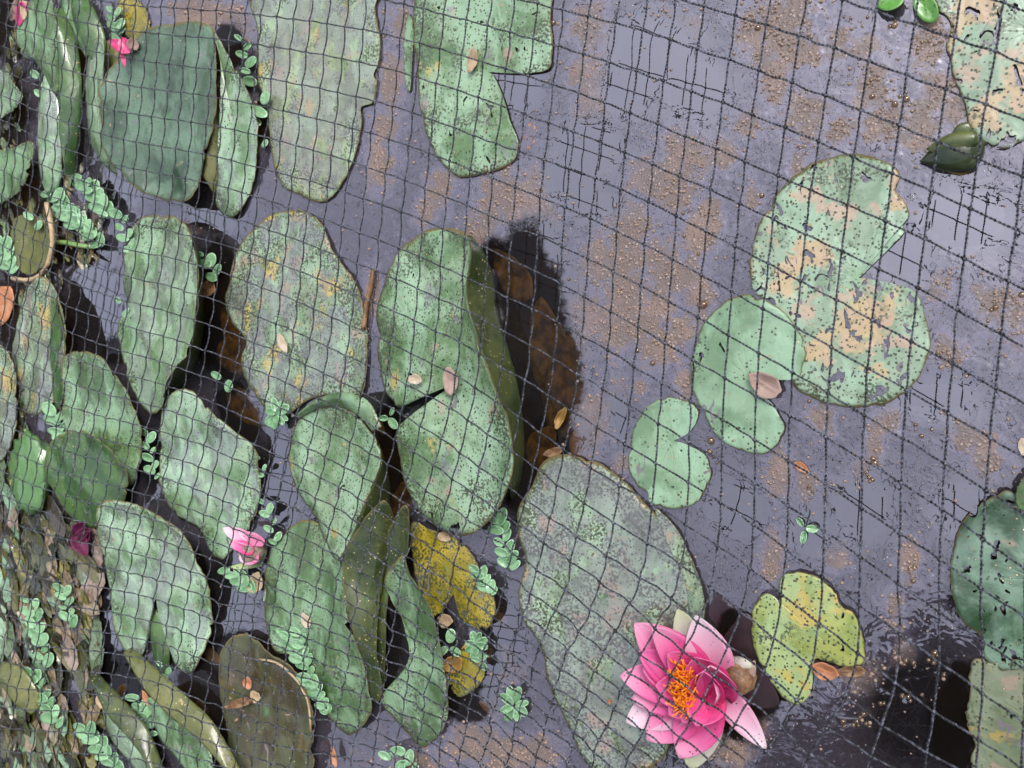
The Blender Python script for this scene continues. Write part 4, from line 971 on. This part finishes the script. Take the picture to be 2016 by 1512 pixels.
# wilted flower top left corner
o5 = P(36, 22, 26)
wf = empty('wilted_flower', o5, 'wilted pink and cream flower in the top left corner', 'flower')
for (b, t, w_, mt) in [((44, 4, 30), (20, 40, 26), 16, M_wool), ((48, 6, 32), (34, 52, 28), 16, M_magenta), ((40, 2, 32), (28, 24, 34), 14, M_pinkleaf), ((50, 2, 30), (46, 40, 30), 12, M_tan)]:
    petal(wf, o5, 'petal', b, t, w_, mt, 2, .4)
# dark purple wilted flower, left
o6 = P(158, 1060, 14)
pf = empty('purple_flower', o6, 'dark purple wilted flower between the oval dark pad and the debris, lower left', 'flower')
rq = random.Random(4)
for i in range(7):
    a = rq.uniform(0, 6.28)
    petal(pf, o6, 'petal', (158 + rq.uniform(-8, 8), 1058 + rq.uniform(-14, 14), 14), (160 + rq.uniform(18, 28) * math.cos(a), 1062 + rq.uniform(24, 40) * math.sin(a), 16 + 3 * (i % 3)), rq.uniform(16, 30), M_purple, 3, .7)
# rotten brown clump, left
o7 = P(60, 930, 10)
ball(None, 'rotten_clump', o7, 0.040, 0.055, 0.014, L['rot'], o7, 0, 0, rough=0.014)
tag(bpy.data.objects['rotten_clump'], 'brown rotten plant clump at the left below the mottled pads', 'plant debris')

# ------------------------------------------------------------------ loose debris at the left (stuff)
def debris(name, label, region, count, zr, sizes, seed, palette):
    rr = random.Random(seed); V, F, C = [], [], []
    for i in range(count):
        x0, y0, x1, y1 = region[rr.randrange(len(region))]
        x, y = rr.uniform(x0, x1), rr.uniform(y0, y1); z = rr.uniform(*zr)
        a, b = rr.uniform(*sizes), 0; b = a * rr.uniform(0.18, 0.42); ang = rr.gauss(1.45, 0.3); col = palette[rr.randrange(len(palette))]
        base = len(V); tilt = rr.uniform(-4, 4)
        for q in range(8):
            t = 2 * math.pi * q / 8; ex, ey = math.cos(t) * a, math.sin(t) * b
            V.append(P(x + ex * math.cos(ang) - ey * math.sin(ang), y + ex * math.sin(ang) + ey * math.cos(ang), z + tilt * math.cos(t) + 1.5 * math.sin(t * 2)))
        F.append(tuple(range(base, base + 8))); C.append(col)
    k = M(name + '_mix'); at = k.n('Attribute'); at.attribute_name = 'Col'
    v = k.coord(); col = k.mix(k.ramp(k.noise(v, 200, 4), 0.45, 0.65, 0, 0.6), at.outputs['Color'], (0.05, 0.045, 0.02))
    o = link(name, V, F, k.done(k.bsdf(col, 0.2, k.bump(k.noise(v, 160, 4), 0.9, 0.002), 0.7, 0.6)), smooth=False)
    ca = o.data.color_attributes.new('Col', 'FLOAT_COLOR', 'CORNER')
    for p, c in zip(o.data.polygons, C):
        for li in p.loop_indices: ca.data[li].color = (*c, 1)
    tag(o, label, 'plant debris', None, 'stuff')
PAL = [(0.06, 0.065, 0.02), (0.10, 0.09, 0.03), (0.20, 0.15, 0.09), (0.10, 0.15, 0.08), (0.02, 0.014, 0.008), (0.16, 0.14, 0.03), (0.26, 0.19, 0.15), (0.14, 0.24, 0.15), (0.015, 0.02, 0.012), (0.012, 0.012, 0.01), (0.05, 0.055, 0.015), (0.03, 0.022, 0.012)]
debris('leaf_litter', 'mottled litter of leaf scraps packed along the left edge', [(-20, 890, 60, 1150), (0, 1000, 190, 1330), (0, 1040, 170, 1300), (60, 1030, 190, 1400), (0, 1380, 190, 1530), (0, 1300, 110, 1530)], 430, (1, 9), (12, 52), 5, PAL)
debris('leaf_litter', 'dark scraps of leaf litter in the black gaps of the upper left', [(0, 60, 40, 460), (110, 330, 200, 520), (40, 560, 60, 900), (100, 700, 125, 900), (60, 380, 120, 560)], 260, (1, 8), (7, 20), 6, [(0.05, 0.05, 0.02), (0.10, 0.10, 0.03), (0.14, 0.2, 0.1), (0.03, 0.04, 0.02), (0.2, 0.16, 0.08)])

# ------------------------------------------------------------------ bubbles
def bubble(x, y, rpx, z=0.0):
    c = P(x, y, z); d = (Vector((0, 0, HC)) - c).length; r = rpx / FPX * d
    V, F = [], []; n, m_ = 14, 6
    for j in range(m_ + 1):
        th = math.pi / 2 * j / m_
        for i in range(n):
            a = 2 * math.pi * i / n; V.append(c + Vector((r * math.cos(th) * math.cos(a), r * math.cos(th) * math.sin(a), r * 0.95 * math.sin(th))))
    for j in range(m_):
        for i in range(n): F.append((j * n + i, j * n + (i + 1) % n, (j + 1) * n + (i + 1) % n, (j + 1) * n + i))
    o = link('air_bubble', V, F, M_bubble, origin=c)
    return tag(o, 'small round amber air bubble floating on the scummy water', 'bubble', 'air bubbles on the water')
pb_ = bubble(0 + 1385, 600, 8)
base_r = 8 / FPX * (Vector((0, 0, HC)) - P(1385, 600)).length
BUB = [(1762,205,9),(1772,190,6),(1784,182,5),(1717,190,8),(1715,158,6),(1784,195,10),(1752,52,6),(1708,34,5),(1675,36,5),(1698,52,4),(1661,34,4),(1761,50,9),(1763,40,6),(1815,84,5),(1722,912,11),(1719,903,8),(1707,935,5),(1711,940,6),(1703,930,4),(1718,944,7),(1712,948,5),(1710,925,4),(1803,836,6),(1802,847,4),(1814,858,7),(1834,846,5),(1593,790,7),(1593,958,6),(1600,968,5),(1592,963,4),
 (1400,868,12),(1397,890,10),(1390,905,7),(1404,900,6),(1410,912,5),(1255,690,8),(1285,715,9),(1376,600,7),(1374,680,7),(1960,605,8),(1952,610,6),(1945,632,5),(1940,640,4),(2012,580,9),(1935,1400,7),(1935,600,5),(1640,1300,6),(1655,1300,5),(1700,1406,8),(1693,1412,6),(1687,1420,7),(1680,1428,6),(1690,1428,5),(1660,1420,8),(1662,1430,6),(1705,1425,6),(1712,1430,5),(1840,1285,8),(1835,1292,6),(1845,1290,6),(1828,1300,6),(1838,1305,7),(1783,1300,7),(1798,1305,7),(1780,1308,5),(1776,1370,7),(1788,1372,6),(1792,1380,5),(1733,1385,6),(1740,1385,5),(1858,1328,6),(1815,1368,5),(1798,1144,7),(1790,1118,5),(1753,1204,6),(1800,1115,5),(1790,1127,4),(1762,1145,4),(1470,1425,6),(1455,1440,6),(1443,1430,5),(1480,1445,6),(1490,1460,5),(1460,1465,5),(1445,1475,6),(1425,1455,5),(1503,1430,4),(1452,1452,4),(1230,900,5),(1090,45,8),(1263,935,5),(1265,905,6),(1120,1055,5),(1065,375,7),(1058,385,5),(1340,345,6),(1500,385,8),(1345,420,6),(1347,465,6),(1165,555,5),(1120,550,6),(1420,610,8),(1425,670,7),(1375,500,6),(1492,55,9)]
for (x, y, r) in BUB:
    c = pb_.copy(); sc.collection.objects.link(c); c.location = P(x, y)
    s = (r * 0.6 / FPX * (Vector((0, 0, HC)) - P(x, y)).length) / base_r; c.scale = (s, s, s)
def froth():
    V, F = [], []; rr = random.Random(9); cnt = 0
    for _ in range(60000):
        x, y = rr.uniform(330, 2050), rr.uniform(-30, 1540)
        f = field(SCUM, x, y) * (1 - field(CLEAN, x, y)) * (1 - field(OPEN_SHADE, x, y)); op_ = field(OPEN_SHADE, x, y)
        if op_ > 0.35 and rr.random() < 0.8: continue
        if rr.random() > f ** 1.5 * 0.9 + 0.012: continue
        c = P(x, y, 0.1)
        if nz(c, 60, 3) < -0.05 and f > 0.3: continue
        d = (Vector((0, 0, HC)) - c).length; r = rr.choice([0.9, 1.1, 1.3, 1.6, 1.6, 2.0, 2.6, 3.4]) / FPX * d
        b = len(V)
        for j in range(2):
            th = (0, 0.85)[j]
            for i in range(6):
                a = 2 * math.pi * i / 6 + j * 0.5; V.append(c + Vector((r * math.cos(th) * math.cos(a), r * math.cos(th) * math.sin(a), r * math.sin(th))))
        V.append(c + Vector((0, 0, r)))
        for i in range(6):
            F.append((b + i, b + (i + 1) % 6, b + 6 + (i + 1) % 6, b + 6 + i)); F.append((b + 6 + i, b + 6 + (i + 1) % 6, b + 12))
        cnt += 1
        if cnt > 5500: break
    k = M('froth_bead')
    o = link('froth', V, F, k.done(k.bsdf((0.27, 0.19, 0.145), 0.35, None, 0.5, 0.1)))
    tag(o, 'fine brown froth of tiny bubbles in patches on the water', 'froth', None, 'stuff')
froth()

# ------------------------------------------------------------------ overhanging branch (only mirrored in the water bottom right)
def branch():
    rr = random.Random(21); V, F = [], []
    def up(x, y, h):
        wpt = P(x, y, 0); d = wpt - Vector((0, 0, HC)); d.z = -d.z
        return wpt + d * (h / d.z)
    blobs = [(1855,1400,60,110,95),(1800,1470,90,50,70),(1760,1440,70,50,50),(1900,1330,26,40,30),(1870,1290,50,24,20),(1640,1460,60,26,34),(1560,1440,50,40,26),(1590,1480,60,30,30),(1540,1400,40,24,16),(1450,1500,70,30,40),(1370,1440,40,40,30),(1700,1500,60,20,36),(1880,1480,40,50,60)]
    for (x, y, rx, ry, n) in blobs:
        for i in range(int(n * 1.5)):
            px, py = rr.gauss(x, rx * 0.75), rr.gauss(y, ry * 0.75); c = up(px, py, rr.uniform(1.05, 1.35))
            a = rr.uniform(0, 6.28); s = rr.uniform(0.016, 0.036)
            d1 = Vector((math.cos(a), math.sin(a), rr.uniform(-0.3, 0.3))) * s; d2 = Vector((-math.sin(a), math.cos(a), rr.uniform(-0.3, 0.3))) * s * 0.5
            b = len(V); V += [c - d1, c - d1 * 0.3 + d2, c + d1 * 0.4 + d2 * 0.9, c + d1, c + d1 * 0.4 - d2 * 0.9, c - d1 * 0.3 - d2]; F.append(tuple(range(b, b + 6)))
    o0 = up(1800, 1450, 1.2)
    root = empty('tree_branch', o0, 'leafy branch hanging over the pond, mirrored black in the bottom right water', 'tree branch')
    link('leaves', V, F, M_overleaf, root, origin=o0, smooth=False)
    tube([up(1900, 1900, 1.5), up(1850, 1600, 1.28), up(1810, 1430, 1.2), up(1700, 1440, 1.18), up(1450, 1460, 1.2)], 0.008, M_twig, 'twig', root, o0, taper=0.4)
branch()

# ------------------------------------------------------------------ netting
YL = [0, 378, 756, 1134, 1323, 1512]
X0 = [15,35,54,72,92,114,133,154,176,197,221,243,267,292,317,344,370,397,427,456,485,516,549,580,613,648,684,720,759,795,835,876,921,966,1012,1059,1109,1162,1217,1273,1329,1387,1452,1515,1585,1658,1727,1807,1890,1977,2066,2160]
X1 = [-15,3,19,37,56,76,97,120,142,163,185,207,232,257,282,308,335,361,389,418,448,475,507,539,571,607,643,679,716,754,794,835,878,920,966,1012,1064,1115,1168,1220,1278,1335,1398,1459,1528,1596,1672,1751,1832,1915,2009,2105]
X2 = [-78,-58,-38,-19,0,20,39,60,81,102,125,150,175,197,221,249,277,305,332,360,392,425,455,486,526,561,595,633,671,713,756,799,843,893,935,980,1032,1082,1132,1188,1244,1302,1361,1426,1489,1558,1631,1705,1786,1871,1961,2055]
X3 = [-150,-130,-110,-90,-70,-50,-30,-11,8,28,51,70,95,119,144,170,196,223,250,279,309,340,374,406,438,472,510,546,584,625,665,707,750,789,838,887,937,994,1054,1117,1184,1260,1335,1403,1475,1543,1618,1692,1768,1849,1931,2018]
X5 = [-235,-213,-191,-169,-147,-125,-103,-81,-59,-37,-15,6,28,55,82,107,135,162,190,220,252,285,315,348,385,420,458,492,530,565,603,646,689,731,774,815,859,900,946,996,1050,1112,1160,1226,1305,1395,1488,1583,1705,1820,1922,2010]
X4 = [(a + b) / 2 for a, b in zip(X3, X5)]
for i, v in {33:757,34:803,35:843,36:883,37:940,38:988,39:1045,40:1102,41:1168,42:1240,43:1325,44:1410,45:1503,46:1593,47:1681,48:1767,49:1849,50:1935,51:2020}.items(): X4[i] = v
XT = [X0, X1, X2, X3, X4, X5]
KC = [0, 10, 20, 28, 34, 39, 44, 48, 51]
def ext(lst, n, d): 
    l_ = list(lst)
    while len(l_) < n: l_.append(l_[-1] + d)
    return l_
NR = 45
YT = {
 0: ext([-320,-275,-230,-180,-135,-88,-42,4,48,92,139,187,234,282,329,376,420,463,508,554,600,648,695,742,790,836,882,925,965,1007,1050,1093,1137,1180,1222,1265,1308,1350,1392,1435], NR, 43),
 10: ext([-285,-240,-192,-145,-95,-46,4,54,107,158,212,263,315,365,418,470,518,564,610,657,703,750,795,838,880,921,963,1005,1046,1088,1130,1175,1219,1263,1307,1350,1390,1430,1475,1518], NR, 42),
 20: ext([-320,-262,-203,-145,-88,-30,25,82,144,198,255,315,370,425,480,533,590,640,690,740,781,825,867,909,951,992,1034,1068,1105,1143,1180,1224,1263,1299,1339,1380,1414,1456,1494,1533], NR, 38),
 28: ext([-330,-260,-195,-130,-65,0,65,130,198,262,328,390,458,518,578,641,700,753,803,853,901,941,981,1020,1063,1103,1140,1175,1209,1243,1280,1320,1356,1396,1432,1468,1503,1540,1575,1610], NR, 35),
 34: ext([-290,-217,-145,-75,-5,63,135,207,282,350,423,488,563,630,697,763,828,891,943,993,1038,1081,1124,1164,1199,1231,1261,1290,1319,1347,1375,1404,1432,1461,1490,1520,1550], NR, 30),
 39: ext([-265,-185,-105,-22,60,140,222,300,372,455,535,614,690,766,841,921,991,1056,1106,1162,1204,1246,1281,1319,1349,1374,1400,1428,1455,1482,1509], NR, 28),
 44: ext([-200,-110,-22,70,162,250,345,430,518,608,695,781,866,951,1034,1120,1205,1272,1331,1378,1416,1452,1485,1515,1545], NR, 29),
 48: ext([-115,-20,72,175,278,375,470,567,672,768,863,951,1050,1150,1249,1344,1428,1490,1540,1585], NR, 40),
 51: ext([-50,55,165,272,383,490,597,705,812,912,1020,1120,1215,1320,1425,1515,1590,1650], NR, 48)}
def mono(xs, ys, x):
    """smooth (Catmull-Rom) interpolation, linear outside"""
    n = len(xs)
    if x <= xs[0]: return ys[0] + (ys[1] - ys[0]) / (xs[1] - xs[0]) * (x - xs[0])
    if x >= xs[-1]: return ys[-1] + (ys[-1] - ys[-2]) / (xs[-1] - xs[-2]) * (x - xs[-1])
    i = 0
    while xs[i + 1] < x: i += 1
    h = xs[i + 1] - xs[i]; t = (x - xs[i]) / h
    sl = lambda j: (ys[min(n - 1, j + 1)] - ys[max(0, j - 1)]) / (xs[min(n - 1, j + 1)] - xs[max(0, j - 1)])
    m0, m1 = sl(i) * h, sl(i + 1) * h
    return (2 * t ** 3 - 3 * t * t + 1) * ys[i] + (t ** 3 - 2 * t * t + t) * m0 + (-2 * t ** 3 + 3 * t * t) * ys[i + 1] + (t ** 3 - t * t) * m1
K0, K1 = -3, 54
def ynode(r, k): return mono(KC, [YT[c][r] for c in KC], k)
def xstr(k, y):
    row = []
    for T in XT:
        if k < 0: row.append(T[0] + (T[1] - T[0]) * k)
        elif k > 51: row.append(T[51] + (T[51] - T[50]) * (k - 51))
        else: row.append(T[k])
    return mono(YL, row, y)
def net_h(x, y):   # sagging sheet between 12 and 16 cm above the water
    return 128 + 26 * max(0, min(1, x / 2016)) + 4 * math.sin(x * 0.004 + 1) * math.cos(y * 0.005)
def node(r, k):
    y = ynode(r, k); x = xstr(k, y)
    cr = max(0.0, min(1.0, (y - 950) / 250)) * (1 - min(1, abs(x - 900) / 700)) + 0.25
    x += 3.4 * cr * mn.noise(Vector((r * 1.7, k * 2.3, 0))) * 2; y += 3.0 * cr * mn.noise(Vector((r * 2.1, k * 1.3, 5))) * 2
    return (x, y)
def build_net():
    V, F = [], []
    PITCH, PR, OFF = 0.0046, 0.00040, 0.00037
    W = {}
    for r in range(NR):
        for k in range(0, 52):
            x, y = node(r, k)
            W[(r, k)] = (x, y, P(x, y, net_h(x, y)))
    inside = {q: (-170 < v[0] < 2190 and -170 < v[1] < 1690) for q, v in W.items()}
    # nodes outside the traced part carry on with the spacing of the outermost cells
    G = {q: v[2] for q, v in W.items()}
    RA, RB, KA, KB = -18, 62, -34, 66
    lo = {}; hi = {}
    for k in range(0, 52):
        ins = [r for r in range(NR) if inside[(r, k)]]
        lo[k] = ins[0]; hi[k] = ins[-1]
        st = (G[(lo[k], k)] - G[(lo[k] + 5, k)]) / 5; se = (G[(hi[k], k)] - G[(hi[k] - 5, k)]) / 5
        for r in range(RA, lo[k]): G[(r, k)] = G[(lo[k], k)] + st * (lo[k] - r)
        for r in range(hi[k] + 1, RB): G[(r, k)] = G[(hi[k], k)] + se * (r - hi[k])
    for r in range(RA, RB):
        rr_ = min(max(r, 0), NR - 1)
        ins = [k for k in range(52) if inside[(rr_, k)]] or [10, 50]
        a_, b_ = max(0, ins[0]), ins[-1]
        a_ = min(a_, 45); b_ = max(b_, 6)
        st = (G[(r, a_)] - G[(r, a_ + 4)]) / 4; se = (G[(r, b_)] - G[(r, b_ - 4)]) / 4
        if 0 <= r < NR:
            for k in range(KA, a_): G[(r, k)] = G[(r, a_)] + st * (a_ - k)
            for k in range(b_ + 1, KB): G[(r, k)] = G[(r, b_)] + se * (k - b_)
        else:
            for k in range(KA, 0): G[(r, k)] = G[(r, 0)] + (G[(r, 0)] - G[(r, 4)]) / 4 * (-k)
            for k in range(52, KB): G[(r, k)] = G[(r, 51)] + (G[(r, 51)] - G[(r, 47)]) / 4 * (k - 51)
    def strand(keys, ph0):
        pts = [G[q] for q in keys]; ins = [inside.get(q, False) for q in keys]
        sp = []
        for i in range(len(pts) - 1):
            p0 = pts[max(0, i - 1)]; p1 = pts[i]; p2 = pts[i + 1]; p3 = pts[min(len(pts) - 1, i + 2)]
            for s in range(6):
                t = s / 6
                q = 0.5 * (2 * p1 + (p2 - p0) * t + (2 * p0 - 5 * p1 + 4 * p2 - p3) * t * t + (3 * p1 - p0 - 3 * p2 + p3) * t ** 3)
                if s:
                    px, py = project(q)
                    cr = max(0.0, min(1.0, (py - 950) / 250)) * (1 - min(1, abs(px - 950) / 700)) * 1.2 + 0.55
                    q = q + Vector((mn.noise(q * 95 + Vector((0, 0, ph0))), mn.noise(q * 95 + Vector((9, 0, ph0))), 0)) * 0.0012 * cr
                    q.z -= 0.0020 * math.sin(math.pi * t)
                sp.append((q, ins[i]))
        out = []
        for (a, ia), (b, ib) in zip(sp, sp[1:]):
            n = max(1, int((b - a).length / (0.00095 if ia else 0.0016)))
            for i in range(n): out.append(a.lerp(b, i / n))
        out.append(sp[-1][0])
        for ply in (0, math.pi):
            base = None; dist = 0.0; L_ = len(out)
            for i, p in enumerate(out):
                t = out[min(L_ - 1, i + 1)] - out[max(0, i - 1)]
                if t.length < 1e-9: t = Vector((1, 0, 0))
                t.normalize()
                if i: dist += (p - out[i - 1]).length
                s = Vector((t.y, -t.x, 0)); s.normalize(); q = t.cross(s)
                a = dist / PITCH * 2 * math.pi + ply + ph0
                ca, sa = math.cos(a), math.sin(a)
                e1 = s * ca + q * sa; e2 = q * ca - s * sa
                c = p + e1 * OFF
                b0 = len(V)
                V.extend((c + e1 * PR, c + e2 * PR, c - e1 * PR, c - e2 * PR))
                if base is not None:
                    for kk in range(4): F.append((base + kk, base + (kk + 1) % 4, b0 + (kk + 1) % 4, b0 + kk))
                base = b0
    for k in range(KA, KB): strand([(r, k) for r in range(RA, RB)], k * 1.3)
    for r in range(RA, RB): strand([(r, k) for k in range(KA, KB)], r * 2.1 + 0.5)
    for q, c in G.items():
        if not inside.get(q, False): continue
        b = len(V); s = 0.00125
        V.extend([c + Vector(d) * s for d in ((1.2, 0, 0), (-1.2, 0, 0), (0, 1.2, 0), (0, -1.2, 0), (0, 0, .8), (0, 0, -.8))])
        for a_, b_, c_ in ((0, 2, 4), (2, 1, 4), (1, 3, 4), (3, 0, 4), (2, 0, 5), (1, 2, 5), (3, 1, 5), (0, 3, 5)): F.append((b + a_, b + b_, b + c_))
    print('net verts', len(V))
    o = link('pond_netting', V, F, M_net)
    tag(o, 'black twisted twine bird netting stretched over the whole pond', 'net')
build_net()
